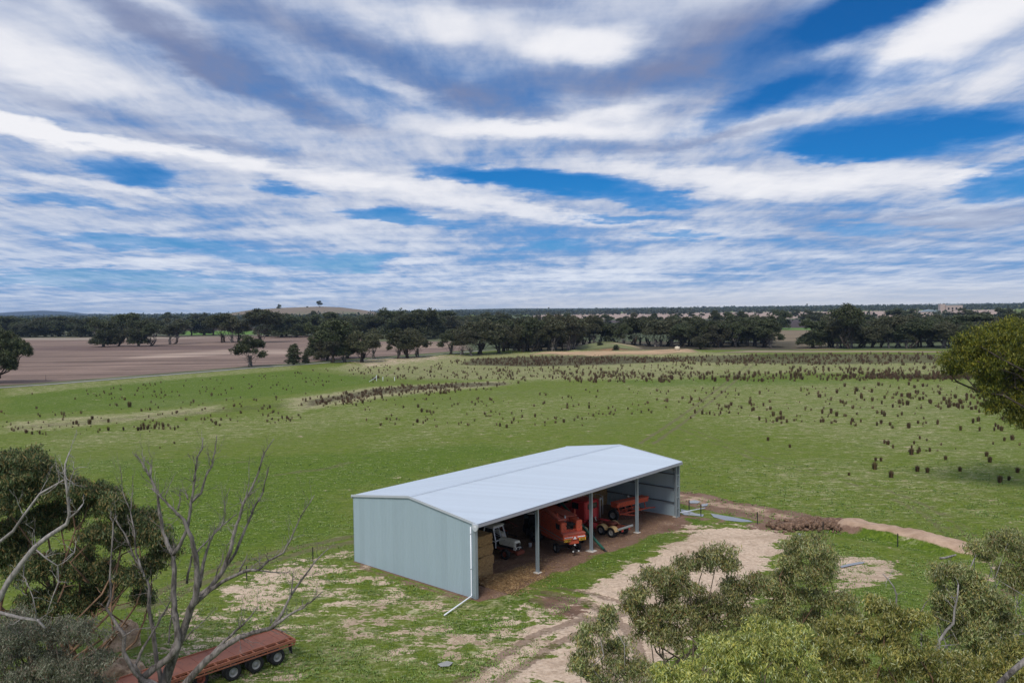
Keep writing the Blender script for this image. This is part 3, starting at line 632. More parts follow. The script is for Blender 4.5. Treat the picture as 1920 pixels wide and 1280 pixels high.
for xe in (-.16, L + .16):   # barge flashings
    mb = MB()
    for ya, yb in ((-.34, WD / 2), (WD / 2, WD + .14)):
        za = roofz(0) + (ya * (RH - EH) / (WD / 2) if ya < 0 else (RH - EH if ya > 0 else 0)); zb = RH if yb == WD / 2 else EH - .02
        mb.bar((xe, ya, za + .04), (xe, yb, zb + .04), .05, .20)
    mb.build('barge_flashing', M['flash'], shed)
mb = MB(); mb.prism([(-.46, EH - .22), (-.30, EH - .22), (-.30, EH - .01), (-.315, EH - .01), (-.315, EH - .205), (-.445, EH - .205), (-.445, EH + .0), (-.46, EH + .0)], -.1, L + .1, axis='x')
for k in range(27): mb.box(-.05 + k * 1.23, -.03 + k * 1.23, -.468, -.462, EH - .215, EH - .005)
mb.build('gutter', M['gutter'], shed)
mb = MB(); mb.box(-.05, L + .05, -.02, .06, EH - .30, EH - .03); mb.build('eave_beam', M['galvd'], shed)
mb = MB(); mb.prism([(WD + .14, EH - .2), (WD + .28, EH - .2), (WD + .28, EH), (WD + .14, EH)], -.1, L + .1, axis='x'); mb.build('gutter', M['gutter'], shed)
# rainwater head, corner flashing and downpipes
mb = MB(); mb.prism([(-.52 + .62 * .5 + .31 * math.cos(t_), EH - .12 + (.42 * math.sin(t_))) for t_ in np.linspace(math.pi, 2 * math.pi, 12)] + [(.1, EH + .04), (-.52, EH + .04)], -.30, -.19, axis='x')
rh_ = mb.build('rainwater_head', M['flash'], shed); mb = MB(); mb.box(-.312, -.303, -.36, -.10, EH - .22, EH - .04); mb.build('maker_plate', M['white'], rh_)
mb = MB(); mb.box(-.115, -.055, -.02, .22, .03, EH - .12); mb.box(-.115, .16, -.075, -.02, .03, EH - .12); mb.build('corner_flashing', M['galv'], shed)
p0 = Vector(sh(-.22, .3)); e0 = Vector(gp(833, 1156)); iv = Matrix.Rotation(-SYAW, 4, 'Z')
def tosh(q): d = Vector(q) - Vector((SO[0], SO[1], 0)); return iv @ d
q = tosh(e0); MB().tube([(-.21, .32, EH - .25), (-.21, .32, .55), (-.23, .30, .42), (-.35, .2, .32), (q.x, q.y, .14)], .055, 10).build('downpipe', M['white'], shed)
for z_ in (5.2, 2.4): MB().tube([(-.21, .32, z_), (-.21, .32, z_ + .1)], .075, 10).build('pipe_clip', M['flash'], shed)
q = tosh(gp(1322, 955)); MB().tube([(L + .22, .2, EH - .25), (L + .22, .2, .6), (L + .3, .15, .4), (q.x, q.y, .2)], .055, 10).build('downpipe', M['white'], shed)
# portal frames: columns are I sections standing on concrete pads
def ibeam(mb, x_, y_, z0, z1, wf=.16, d=.30):
    mb.box(x_ - wf / 2, x_ + wf / 2, y_ - d / 2, y_ - d / 2 + .02, z0, z1); mb.box(x_ - wf / 2, x_ + wf / 2, y_ + d / 2 - .02, y_ + d / 2, z0, z1); mb.box(x_ - .008, x_ + .008, y_ - d / 2 + .02, y_ + d / 2 - .02, z0, z1)
for k in range(5):
    xk = min(max(k * B, .12), L - .12)
    if 0 < k:
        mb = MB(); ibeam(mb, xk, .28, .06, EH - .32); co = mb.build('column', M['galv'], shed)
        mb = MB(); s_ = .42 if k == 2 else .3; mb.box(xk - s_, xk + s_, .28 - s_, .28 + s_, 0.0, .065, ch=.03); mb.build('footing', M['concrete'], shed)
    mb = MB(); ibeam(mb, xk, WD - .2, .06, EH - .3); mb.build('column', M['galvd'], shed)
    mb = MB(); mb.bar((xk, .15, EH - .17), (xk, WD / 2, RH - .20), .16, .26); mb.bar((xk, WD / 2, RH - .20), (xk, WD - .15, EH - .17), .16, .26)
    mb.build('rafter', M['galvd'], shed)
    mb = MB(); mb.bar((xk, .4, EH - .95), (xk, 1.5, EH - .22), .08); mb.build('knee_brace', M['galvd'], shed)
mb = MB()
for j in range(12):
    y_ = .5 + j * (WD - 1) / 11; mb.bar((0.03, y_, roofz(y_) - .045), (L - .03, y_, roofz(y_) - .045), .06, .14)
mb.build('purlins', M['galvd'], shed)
for xw, s_ in ((L - .02, -1), (.02, 1)):
    mb = MB()
    for z_ in (1.55, 3.1, 4.65): mb.box(min(xw, xw + s_ * .14), max(xw, xw + s_ * .14), .4, WD - .3, z_ - .05, z_ + .05)
    mb.box(min(xw, xw + s_ * .2), max(xw, xw + s_ * .2), WD * .33, WD * .33 + .16, .05, EH + .3); mb.box(min(xw, xw + s_ * .2), max(xw, xw + s_ * .2), WD * .66, WD * .66 + .16, .05, EH + .3)
    mb.build('wall_girts', M['galvd'], shed)
mb = MB()
for z_ in (1.55, 3.1, 4.65): mb.box(.3, L - .3, WD - .12, WD + .0, z_ - .05, z_ + .05)
mb.build('wall_girts', M['galvd'], shed)
# door jamb track at the far end
mb = MB(); mb.box(L - .10, L + .06, -.12, .02, .06, EH - .3); mb.box(L - .62, L - .5, -.1, .02, .06, EH - .3)
for z_ in (1.0, 2.2, 3.4, 4.6): mb.box(L - .5, L - .1, -.07, -.02, z_, z_ + .1)
mb.build('end_jamb', M['galv'], shed)

# ------------------------------------------------------------------ wheels and machines
def wheelM(x_, y_, z_, ang=0.0):       # local z of the lathe becomes the axle (x) direction
    return Matrix.Translation((x_, y_, z_)) @ Matrix.Rotation(ang, 4, 'Z') @ Matrix.Rotation(math.pi / 2, 4, 'Y')
# tyre and rim are lathed; lugs are short bars
def wheel(parent, x_, y_, R, wd, rimr, rimmat, lugs=0, ang=0.0, tyre=None, dish=.3):
    Mx = wheelM(x_, y_, R, ang); h = wd / 2
    mb = MB(); mb.lathe([(rimr, -h * .8), (rimr * 1.08, -h * .95), ((R + rimr) / 2, -h), (R * .93, -h * .92), (R * .985, -h * .65), (R, 0), (R * .985, h * .65), (R * .93, h * .92), ((R + rimr) / 2, h), (rimr * 1.08, h * .95), (rimr, h * .8), (rimr, -h * .8)], Mx, 28)
    if lugs:
        for k in range(lugs):
            for s_ in (-1, 1):
                t_ = 2 * math.pi * (k + (s_ > 0) * .5) / lugs; c, s2 = math.cos(t_), math.sin(t_); t2 = t_ + .16
                a_ = Mx @ Vector((c * R * 1.0, s2 * R * 1.0, 0)); b_ = Mx @ Vector((math.cos(t2) * R * .98, math.sin(t2) * R * .98, s_ * h * .9))
                mb.bar(tuple(a_), tuple(b_), R * .05, R * .06)
    w_ = mb.build('wheel', tyre or M['black'], parent)
    mb = MB(); r = rimr
    prof = [(r * 1.0, h * .82), (r * .93, h * .80), (r * .86, h * dish), (r * .45, h * (dish - .05)), (r * .40, h * (dish + .25)), (r * .18, h * (dish + .3)), (r * .0001, h * (dish + .3))]
    mb.lathe(prof, Mx, 24); mb.lathe([(a_, -b_) for a_, b_ in prof], Mx, 24)
    for k in range(8):
        t_ = 2 * math.pi * k / 8; q = Mx @ Vector((math.cos(t_) * r * .33, math.sin(t_) * r * .33, h * (dish + .25))); q2 = Mx @ Vector((math.cos(t_) * r * .33, math.sin(t_) * r * .33, h * (dish + .25) + .04)); mb.tube([tuple(q), tuple(q2)], .02, 6)
    mb.build('rim', rimmat, w_); return w_
def place(name, label, cat, a_, b_, ang, z=.01):   # ang relative to the shed: 0 = nose/rear pointing straight out of the bay
    q = sh(a_, b_, z); return thing(name, label, cat, q, SYAW + ang)
# Every machine below is modelled with -y pointing out of the shed.

# --- white tractor, nose outwards
tr = place('tractor', 'old white tractor with rust red front weights parked beside the hay stack', 'tractor', 9.95, 4.9, 0.0)
for s_ in (-1, 1): wheel(tr, s_ * .93, 0, .48, .34, .24, M['rust'], 14)
for s_ in (-1, 1): wheel(tr, s_ * 1.0, 2.6, .86, .5, .45, M['rim'], 18)
MB().box(-.36, .36, -.62, 1.35, 1.02, 1.62, ch=.07).add([(-.36, -.62, 1.0), (.36, -.62, 1.0), (.33, -.72, 1.45), (-.33, -.72, 1.45), (-.3, -.62, 1.62), (.3, -.62, 1.62)], [(0, 1, 2, 3), (3, 2, 5, 4)]).box(-.33, .33, -.66, -.4, .75, 1.08, ch=.03).build('bonnet', M['cream'], tr)
MB().box(-.24, .24, -.735, -.715, 1.08, 1.44).build('grille', M['glass'], tr)
for s_ in (-1, 1): MB().tube([(s_ * .30, -.80, .98), (s_ * .30, -.68, .98)], .07, 10).build('headlight', M['lamp'], tr)
MB().box(-.22, .22, -.7, 2.9, .55, 1.0, ch=.04).box(-.30, .30, .3, 1.3, .80, 1.06).box(-.85, .85, -.08, .08, .42, .6).build('chassis', M['dark'], tr)
MB().box(-.52, .52, -1.1, -.78, .42, .78, ch=.05).box(-.42, -.30, -.8, 1.6, .58, .80).box(.30, .42, -.8, 1.6, .58, .80).build('front_weights', M['rust'], tr)
mb = MB()
for s_ in (-1, 1):
    mb.bar((s_ * .72, 1.38, 1.35), (s_ * .66, 1.75, 2.52), .08); mb.bar((s_ * .74, 2.95, 1.5), (s_ * .68, 2.8, 2.52), .08); mb.bar((s_ * .72, 1.38, 1.35), (s_ * .74, 1.38, .75), .08)
    mb.bar((s_ * .72, 1.38, 1.3), (s_ * .74, 2.95, 1.45), .06)
    mb.bar((s_ * .66, 1.75, 2.5), (s_ * .68, 2.8, 2.5), .07)
mb.bar((-.66, 1.75, 2.50), (.66, 1.75, 2.50), .08); mb.bar((-.72, 1.38, 1.38), (.72, 1.38, 1.38), .08); mb.bar((0.1, 1.39, 1.38), (.1, 1.75, 2.5), .04)
mb.build('cab_frame', M['white'], tr)
MB().box(-.78, .78, 1.6, 3.0, 2.56, 2.72, ch=.06).build('cab_roof', M['cream'], tr)
MB().box(-.60, .60, 2.85, 2.9, 1.5, 2.45).build('rear_window', M['glass'], tr)
MB().box(-.3, .3, 2.2, 2.75, 1.1, 1.3, ch=.05).box(-.3, .3, 2.65, 2.8, 1.3, 1.85, ch=.05).build('seat', M['dark'], tr)
MB().tube([(-.1, 1.75, 1.3), (-.1, 1.95, 1.62)], .03, 6).lathe([(.2, -.015), (.22, 0), (.2, .015), (.2, -.015)], Matrix.Translation((-.1, 1.95, 1.63)) @ Matrix.Rotation(rad(25), 4, 'X'), 16).build('steering_wheel', M['dark'], tr)
for s_ in (-1, 1):
    MB().hexa([(s_ * .72 - .02, 1.75, 1.35), (s_ * 1.22, 1.75, 1.35), (s_ * 1.22, 2.0, 1.7), (s_ * .72 - .02, 2.0, 1.7), (s_ * .72, 3.1, 1.75), (s_ * 1.22, 3.1, 1.75), (s_ * 1.22, 2.9, 1.85), (s_ * .72, 2.9, 1.85)]).build('mudguard', M['cream'], tr)
MB().tube([(.22, .75, 1.6), (.22, .75, 2.15)], .05, 8).build('exhaust', M['dark'], tr)

# --- combine harvester, rear outwards
ch_ = place('combine_harvester', 'large faded red combine harvester backed into the middle bay with yellow rear signs', 'combine harvester', 13.9, .70, rad(-26.3))
for s_ in (-1, 1): wheel(ch_, s_ * 1.12, 1.5, .47, .32, .24, M['rim'], 14)
for s_ in (-1, 1): wheel(ch_, s_ * 1.45, 5.6, .85, .6, .42, M['rim'], 16)
MB().prism([(-.05, 1.62), (.0, 2.15), (1.75, 2.25), (1.9, 3.3), (2.9, 3.45), (7.2, 3.45), (7.4, 1.0), (3.4, 1.0), (1.0, 1.35)], -1.12, 1.12, axis='x').build('body', M['red'], ch_)
MB().box(-1.14, 1.14, -.10, .9, 2.16, 2.24).box(-1.16, -.3, .95, 2.6, 3.30, 3.50, ch=.05).box(-.2, 1.14, 1.6, 4.0, 3.44, 3.54).build('top_deck', M['dustred'], ch_)
MB().box(-1.10, -.5, .5, 1.95, 2.2, 3.22, ch=.06).box(.45, 1.10, .45, 1.95, 2.2, 3.35, ch=.06).box(-.5, .45, .62, .68, 2.2, 2.5).build('rear_cowl', M['red'], ch_)
MB().box(-.5, .45, .95, 1.7, 2.26, 3.0, ch=.08).box(-.40, -.05, .75, .95, 2.5, 2.85).tube([(.2, .8, 2.4), (.3, .85, 3.1)], .07, 8).box(-1.16, -1.1, .8, 1.5, 2.5, 3.0).tube([(-.25, .7, 2.9), (.5, .7, 2.95)], .10, 8).tube([(-.6, .5, 2.95), (.05, .4, 2.5)], .05, 8).build('engine_bay', M['dark'], ch_)
MB().tube([(-.3, 1.3, 3.1), (-.3, 1.3, 3.75)], [.09, .07], 10).build('exhaust', M['steel'], ch_)
MB().tube([(-.95, 1.2, 3.42), (-.98, 3.4, 3.75), (-1.0, 6.0, 3.8)], .17, 10).build('unloading_auger', M['dustred'], ch_)
MB().lathe([(.0001, -.04), (.42, -.04), (.42, .04), (.0001, .04)], Matrix.Translation((1.18, 1.6, 2.9)) @ Matrix.Rotation(math.pi / 2, 4, 'Y'), 20).build('air_screen', M['steel'], ch_)
MB().box(-1.15, 1.15, -.14, -.06, 1.66, 1.98, ch=.02).box(-.5, .5, .0, .5, 1.15, 1.65, ch=.04).build('rear_panel', M['red'], ch_)
for xa, xb in ((-1.05, -.25), (.28, 1.02)): MB().box(xa, xb, -.165, -.145, 1.86, 1.95).build('reflector_strip', M['white'], ch_)
MB().box(-1.0, -.3, -.172, -.166, 1.885, 1.925).build('strip_mark', M['dark'], ch_)
def text_mesh(txt, size, mat, parent, loc, rot=(math.pi / 2, 0, 0)):
    c = bpy.data.curves.new('lettering', 'FONT'); c.body = txt; c.size = size; c.align_x = 'CENTER'; c.align_y = 'CENTER'; c.extrude = .004; c.offset = .008
    t_ = bpy.data.objects.new('lettering', c); COL.objects.link(t_); dg = bpy.context.evaluated_depsgraph_get(); me = bpy.data.meshes.new_from_object(t_.evaluated_get(dg))
    bpy.data.objects.remove(t_); o = bpy.data.objects.new('lettering', me); me.materials.clear(); me.materials.append(mat); link(o, parent); o.location = loc; o.rotation_euler = rot; return o
for xa, xb, tx in ((-1.12, -.45, 'OVER'), (.45, 1.12, 'SIZE')):
    o = MB().box(xa, xb, -.16, -.135, 1.50, 1.76).build('sign_plate', M['yellow'], ch_); text_mesh(tx, .27, M['dark'], o, ((xa + xb) / 2, -.168, 1.63))
MB().add([(-.17, -.17, 1.70), (.17, -.17, 1.70), (.03, -.17, 1.96), (-.03, -.17, 1.96), (-.17, -.15, 1.70), (.17, -.15, 1.70), (.03, -.15, 1.96), (-.03, -.15, 1.96)], [(0, 1, 2, 3), (7, 6, 5, 4), (0, 4, 5, 1), (1, 5, 6, 2), (2, 6, 7, 3), (3, 7, 4, 0)]).build('warning_triangle', M['white'], ch_)
MB().box(-.95, .95, 1.35, 1.65, .42, .66).box(-.12, .12, -.1, 1.5, .5, .68).box(-.35, .35, -.3, -.1, .45, .6).box(-.9, .9, 3.0, 7.0, .9, 1.1).build('rear_axle', M['dark'], ch_)
for s_ in (-1, 1): MB().box(s_ * .28 - .07, s_ * .28 + .07, -.36, -.3, .45, .6, ch=.02).build('tail_light', M['lamp'], ch_)
MB().lathe([(.0001, -.09), (.08, -.05), (.09, .03), (.0001, .10)], Matrix.Translation((0, -.12, 1.1)), 12).build('beacon', M['lamp'], ch_)
for s_ in (-1, 1):
    MB().box(s_ * 1.13 - .02, s_ * 1.13 + .02, .1, 6.9, 1.7, 1.78).box(s_ * 1.13 - .02, s_ * 1.13 + .02, .4, 6.9, 1.42, 1.46).build('side_rail', M['rim'], ch_)
MB().box(-.85, .85, 6.6, 8.0, 2.0, 3.9, ch=.12).build('cab', M['glass'], ch_); MB().box(-.95, .95, 6.5, 8.1, 3.9, 4.05, ch=.06).build('cab_roof', M['red'], ch_)
for zz, xx in ((2.45, -.95), (2.75, .85)): MB().tube([(xx, 1.5, 3.5), (xx, 1.5, 3.5 + zz * .25)], .05, 8).build('vent_pipe', M['red'], ch_)

ch_.scale = (1, 1, .93)
# --- dark tractor in the depth, pale hub, white roof
dt = place('tractor', 'dark green tractor with pale wheel hub standing deep in the shed behind the red harvester', 'tractor', 15.9, 7.2, rad(60))
for s_ in (-1, 1): wheel(dt, s_ * .95, 0, .8, .45, .38, M['rim'], 16)
for s_ in (-1, 1): wheel(dt, s_ * .85, -2.4, .45, .3, .22, M['rim'], 12)
MB().box(-.35, .35, -2.8, -.7, .95, 1.6, ch=.08).build('bonnet', M['green'], dt); MB().box(-.7, .7, -.7, .8, 1.1, 2.6, ch=.06).build('cab', M['glass'], dt)
MB().box(-.8, .8, -.8, .9, 2.62, 2.8, ch=.06).build('cab_roof', M['flash'], dt); MB().box(-.25, .25, -2.6, .8, .5, 1.0).build('chassis', M['dark'], dt)

# --- dark field machine between the white tractor and the harvester: long boom and frames
sp = place('boom_sprayer', 'dark folded boom machine in the shadow behind the white tractor', 'farm machine', 13.2, 10.5, rad(10))
MB().lathe([(.0001, -1.2), (.75, -1.1), (.8, -.6), (.8, .6), (.75, 1.1), (.0001, 1.2)], Matrix.Translation((0, 0, 1.6)) @ Matrix.Rotation(math.pi / 2, 4, 'X'), 20).build('tank', M['dark'], sp)
mb = MB()
for s_ in (-1, 1):
    mb.tube([(s_ * 1.0, -2.5, 1.3), (s_ * 1.1, 2.5, 2.9)], .05, 6)
    for k in range(6): mb.tube([(s_ * 1.0, -2.3 + k * .8, 1.35 + k * .26), (s_ * 1.0, -1.9 + k * .8, 1.1 + k * .26)], .03, 6)
mb.build('boom', M['rust'], sp); MB().box(-.6, .6, -1.6, 1.6, .7, .85).bar((0, -1.6, .75), (0, -3, .6), .1).build('chassis', M['dark'], sp)
for s_ in (-1, 1): wheel(sp, s_ * .85, 0, .6, .35, .3, M['rim'], 12)

# --- green grain auger leaning behind the harvester, foot outwards
ga = thing('grain_auger', 'dark green grain auger with its foot lying on the dirt just outside the bay', 'auger')
A = Vector(sh(16.75, -.65, .16)); Bq = Vector(sh(18.6, 8.2, 5.0)); MB().tube([tuple(A), tuple(Bq)], .13, 12).build('auger_tube', M['green'], ga)
mid = A.lerp(Bq, .3); MB().tube([tuple(A + Vector((0, 0, .0))), tuple(A - (Bq - A).normalized() * .45)], .10, 10).build('intake_flighting', M['dark'], ga)
axl = Vector(sh(18.4, 2.6, .42)); su3 = Vector((SU[0], SU[1], 0))
mb = MB()
for s_ in (-1, 1): mb.tube([tuple(axl + su3 * s_ * .9), tuple(A.lerp(Bq, .55))], .04, 6); mb.tube([tuple(axl + su3 * s_ * .9), tuple(A.lerp(Bq, .25))], .04, 6)
mb.tube([tuple(axl - su3 * .9), tuple(axl + su3 * .9)], .05, 8); mb.build('undercarriage', M['green'], ga)
for s_ in (-1, 1):
    q = axl + su3 * s_ * .9; Mx = Matrix.Translation(q) @ Matrix.Rotation(SYAW, 4, 'Z') @ Matrix.Rotation(math.pi / 2, 4, 'Y')
    w_ = MB().lathe([(.22, -.09), (.40, -.1), (.42, 0), (.40, .1), (.22, .09), (.22, -.09)], Mx, 20).build('wheel', M['black'], ga)
    MB().lathe([(.22, .07), (.1, .02), (.0001, .05)], Mx, 14).lathe([(.22, -.07), (.1, -.02), (.0001, -.05)], Mx, 14).build('rim', M['rim'], w_)
MB().lathe([(.06, -.02), (.34, -.07), (.36, 0), (.34, .07), (.06, .02)], Matrix.Translation(axl + su3 * -.2 + Vector((0, 0, .75))) @ Matrix.Rotation(SYAW, 4, 'Z') @ Matrix.Rotation(rad(70), 4, 'Y'), 20).build('drive_pulley', M['yrim'], ga)

# --- red prime mover, rear outwards
tk = place('truck', 'red prime mover with yellow wheel guards backed in right of the third post', 'truck', 21.9, .3, rad(-5))
for y_ in (.95, 2.25):
    for s_ in (-1, 1):
        wheel(tk, s_ * 1.02, y_, .5, .26, .27, M['rim'], 0); wheel(tk, s_ * .72, y_, .5, .26, .27, M['yrim'], 0)
        mb = MB(); pf = []
        for t_ in np.linspace(rad(15), rad(165), 10): pf.append((y_ + .62 * math.cos(t_), .5 + .58 * math.sin(t_)))
        pf += [(y_ + .58 * math.cos(t_), .5 + .54 * math.sin(t_)) for t_ in np.linspace(rad(165), rad(15), 10)]
        mb.prism(pf, s_ * .58, s_ * 1.18, axis='x'); mb.build('wheel_guard', M['yrim'], tk) if (s_ < 0 or y_ > 2) else None
for s_ in (-1, 1): wheel(tk, s_ * .98, 6.9, .5, .28, .27, M['rim'], 0)
mb = MB()
for s_ in (-1, 1): mb.box(s_ * .42 - .05, s_ * .42 + .05, .15, 8.0, .78, 1.02)
for y_ in (.3, .95, 1.6, 2.25, 3.2, 4.2): mb.box(-.38, .38, y_ - .06, y_ + .06, .8, .98)
mb.box(-.95, .95, .88, 1.02, .45, .6); mb.box(-.95, .95, 2.18, 2.32, .45, .6); mb.build('chassis', M['rust'], tk)
MB().box(-.5, .5, 1.2, 2.3, 1.06, 1.16, ch=.04).lathe([(.12, 0), (.5, .02), (.5, .08), (.12, .08)], Matrix.Translation((0, 1.7, 1.14)), 20).build('turntable', M['rust'], tk)
MB().box(-1.2, 1.2, -.05, .08, .86, 1.06, ch=.02).build('rear_bar', M['steel'], tk)
for s_ in (-1, 1): MB().box(s_ * .55 - .12, s_ * .55 + .12, -.075, -.052, .66, .82).build('tail_light', M['dred'], tk)
MB().box(-1.15, 1.15, 4.3, 6.3, 1.05, 3.0, ch=.12).box(-1.12, 1.12, 4.5, 6.4, .75, 1.05).build('cab', M['dred'], tk)
MB().box(-.75, .75, 4.27, 4.296, 2.15, 2.72, ch=.01).build('rear_window', M['glass'], tk)
for s_ in (-1, 1): MB().box(s_ * 1.152 - .004, s_ * 1.152 + .004, 5.2, 6.1, 2.1, 2.75).build('side_window', M['glass'], tk)
MB().box(-.95, .95, 6.3, 8.2, .9, 2.1, ch=.15).build('bonnet', M['dred'], tk)
MB().tube([(1.0, 4.12, 1.0), (1.0, 4.12, 2.9), (1.0, 4.0, 3.15)], .11, 12).build('exhaust_stack', M['steel'], tk)
MB().tube([(.35, 4.15, 1.0), (.2, 4.0, 1.3), (-.1, 3.9, 1.3), (-.2, 3.6, 1.05)], .04, 8).build('air_hose', M['cream'], tk)
for s_ in (-1, 1): MB().tube([(s_ * .95, 2.9, .75), (s_ * .95, 4.2, .75)], .28, 14).build('fuel_tank', M['dred'], tk)
for k in range(5): MB().box(-.8 + k * .4 - .03, -.8 + k * .4 + .03, 6.1, 6.16, 3.0, 3.06).build('roof_light', M['lamp'], tk)
MB().tube([(1.2, 3.9, 1.4), (1.2, 3.9, 3.3), (1.2, 4.4, 3.4), (1.2, 4.9, 3.4), (1.2, 4.9, 1.6)], .035, 8).build('grab_rail', M['steel'], tk)

# --- red seeding machine with big wheel in the last bay
sd_ = place('seed_drill', 'red implement with long sloping hopper and pale-hubbed wheel right of the truck cab', 'farm implement', 28.2, 4.2, rad(2))
wheel(sd_, -1.85, .55, .62, .4, .32, M['rim'], 16); wheel(sd_, 2.7, 1.6, .62, .4, .32, M['rim'], 16)
MB().hexa([(-1.9, .1, 1.45), (2.3, -1.3, 1.6), (2.4, -.6, 1.6), (-1.8, .9, 1.45), (-1.9, .0, 1.95), (2.3, -1.4, 2.1), (2.4, -.5, 2.15), (-1.8, .95, 2.0)]).build('hopper', M['red'], sd_)
MB().hexa([(-1.92, .05, 1.96), (2.32, -1.42, 2.11), (2.36, -1.1, 2.14), (-1.88, .4, 1.99), (-1.92, .05, 1.99), (2.32, -1.42, 2.14), (2.36, -1.1, 2.17), (-1.88, .4, 2.02)]).build('hopper_lid', M['dustred'], sd_)
mb = MB(); mb.bar((-1.7, -.1, .75), (2.5, -1.2, .8), .12); mb.bar((-1.7, 1.0, .75), (2.7, .2, .8), .12); mb.bar((-1.9, .55, .62), (2.7, .55, .62), .1); mb.bar((-1.5, -.1, .75), (-.6, -1.6, .65), .12); mb.bar((.6, -.8, .75), (-.5, -1.6, .65), .12); mb.bar((2.4, -1.1, .8), (3.5, -1.5, .7), .1)
for k in range(5): mb.bar((-1.5 + k * .95, .0 - k * .25, .78), (-1.5 + k * .95, .2 - k * .25, 1.5), .08)
for k in range(4): mb.bar((-1.5 + k * 1.1, -.1 - k * .25, .8), (-1.3 + k * 1.1, 1.0 - k * .2, .8), .08)
mb.build('frame', M['red'], sd_)
mb = MB()
for k in range(12): x_ = -1.6 + k * .35; mb.tube([(x_, .5 - k * .08, .8), (x_ + .05, .25 - k * .08, .45), (x_, -.1 - k * .08, .15)], .025, 6)
mb.build('tines', M['rust'], sd_)
MB().tube([(-1.4, 1.1, 1.0), (-1.4, 1.1, 2.6), (-.6, 1.1, 2.7), (-.6, 1.1, 1.0)], .03, 6).tube([(.2, 1.0, 1.0), (.2, 1.0, 2.5), (.8, 1.0, 2.5), (.8, 1.0, 1.0)], .03, 6).build('guard_rail', M['galv'], sd_)
MB().lathe([(.0001, 0), (.16, 0), (.16, .22), (.0001, .25)], Matrix.Translation((.7, .3, 2.05)), 12).build('canister', M['rim'], sd_)

sw = thing('spare_tyre', 'old tractor tyre on rusty rim hanging in the dark above the truck', 'tyre', sh(22.4, 8.6, 1.9), SYAW + rad(20))
Mx = Matrix.Rotation(math.pi / 2, 4, 'X'); MB().lathe([(.42, -.2), (.8, -.22), (.88, 0), (.8, .22), (.42, .2), (.42, -.2)], Mx, 24).build('tyre', M['black'], sw); MB().lathe([(.43, .12), (.3, .05), (.0001, .08)], Mx, 20).lathe([(.43, -.12), (.3, -.05), (.0001, -.08)], Mx, 20).build('rim', M['rust'], sw)
rk = thing('steel_rack', 'dark steel rack carrying the spare tyre in the depth of the shed', 'rack', sh(22.4, 9.2), SYAW); mb = MB()
for x_ in (-1, 1):
    for y_ in (-.5, .5): mb.bar((x_, y_, 0), (x_, y_, 3), .08)
for z_ in (.5, 1.02, 2.9): mb.box(-1, 1, -.5, .5, z_ - .03, z_)
mb.build('rack_frame', M['dark'], rk)

bk = thing('bucket', 'white plastic bucket on the straw floor beside the white tractor', 'bucket', sh(13.41, 5.62, .01))
MB().lathe([(.0001, 0), (.13, 0), (.17, .34), (.18, .36), (.165, .36), (.12, .03), (.0001, .03)], None, 18).build('pail', M['bucket'], bk); MB().tube([(-.17, 0, .34), (-.12, .1, .22), (.12, .1, .22), (.17, 0, .34)], .008, 6).build('handle', M['steel'], bk)

# --- hay: stacked big bales
def bale(name, c, dims, rz, label, group, seed):
    r = np.random.default_rng(seed); nx, ny, nz = 12, 9, 7
    pts = {}; vs = []; fs = []
    def vid(i, j, k):
        key = (i, j, k)
        if key not in pts:
            p = np.array([i / nx - .5, j / ny - .5, k / nz - .5]); q = p * 2; e = np.sum(np.abs(q) > .99)
            p = p * (1 - .025 * max(0, e - 1)) * np.array(dims) + r.normal(0, .022, 3); pts[key] = len(vs); vs.append(tuple(p + [0, 0, dims[2] / 2]))
        return pts[key]
    for i in range(nx):
        for j in range(ny): fs += [(vid(i, j, 0), vid(i, j + 1, 0), vid(i + 1, j + 1, 0), vid(i + 1, j, 0)), (vid(i, j, nz), vid(i + 1, j, nz), vid(i + 1, j + 1, nz), vid(i, j + 1, nz))]
    for i in range(nx):
        for k in range(nz): fs += [(vid(i, 0, k), vid(i + 1, 0, k), vid(i + 1, 0, k + 1), vid(i, 0, k + 1)), (vid(i, ny, k), vid(i, ny, k + 1), vid(i + 1, ny, k + 1), vid(i + 1, ny, k))]
    for j in range(ny):
        for k in range(nz): fs += [(vid(0, j, k), vid(0, j, k + 1), vid(0, j + 1, k + 1), vid(0, j + 1, k)), (vid(nx, j, k), vid(nx, j + 1, k), vid(nx, j + 1, k + 1), vid(nx, j, k + 1))]
    o = MB().add(vs, fs).build(name, M['hay']); o.location = c; o.rotation_euler = (0, 0, rz); return tag(o, label, 'hay bale', group)
names = ['bottom', 'second', 'third', 'top']
for k in range(4):
    for i, (xa, lab) in enumerate([(1.75, 'against the end wall'), (4.2, 'on the open side')]):
        bale('hay_bale', sh(xa + random.uniform(-.05, .05), 4.2 + random.uniform(-.06, .06), .02 + k * .9), (2.4, 2.4, .88), SYAW + random.uniform(-.02, .02), f'large hay bale, {names[k]} of the front column {lab} inside the shed', 'hay bales stacked behind the front corner', 40 + k * 3 + i)
for k in range(5):
    for i in range(3):
        bale('hay_bale', sh(27.3 + i * 2.2 + random.uniform(-.05, .05), 10.2 + random.uniform(-.1, .1), .02 + k * .9), (2.1, 1.6, .88), SYAW, f"brown hay bale at the back of the far bay, {['floor', 'second', 'third', 'fourth', 'top'][k]} layer, {['left', 'middle', 'right'][i]} column", 'hay bales stacked at the back of the far bay', 80 + k * 3 + i)
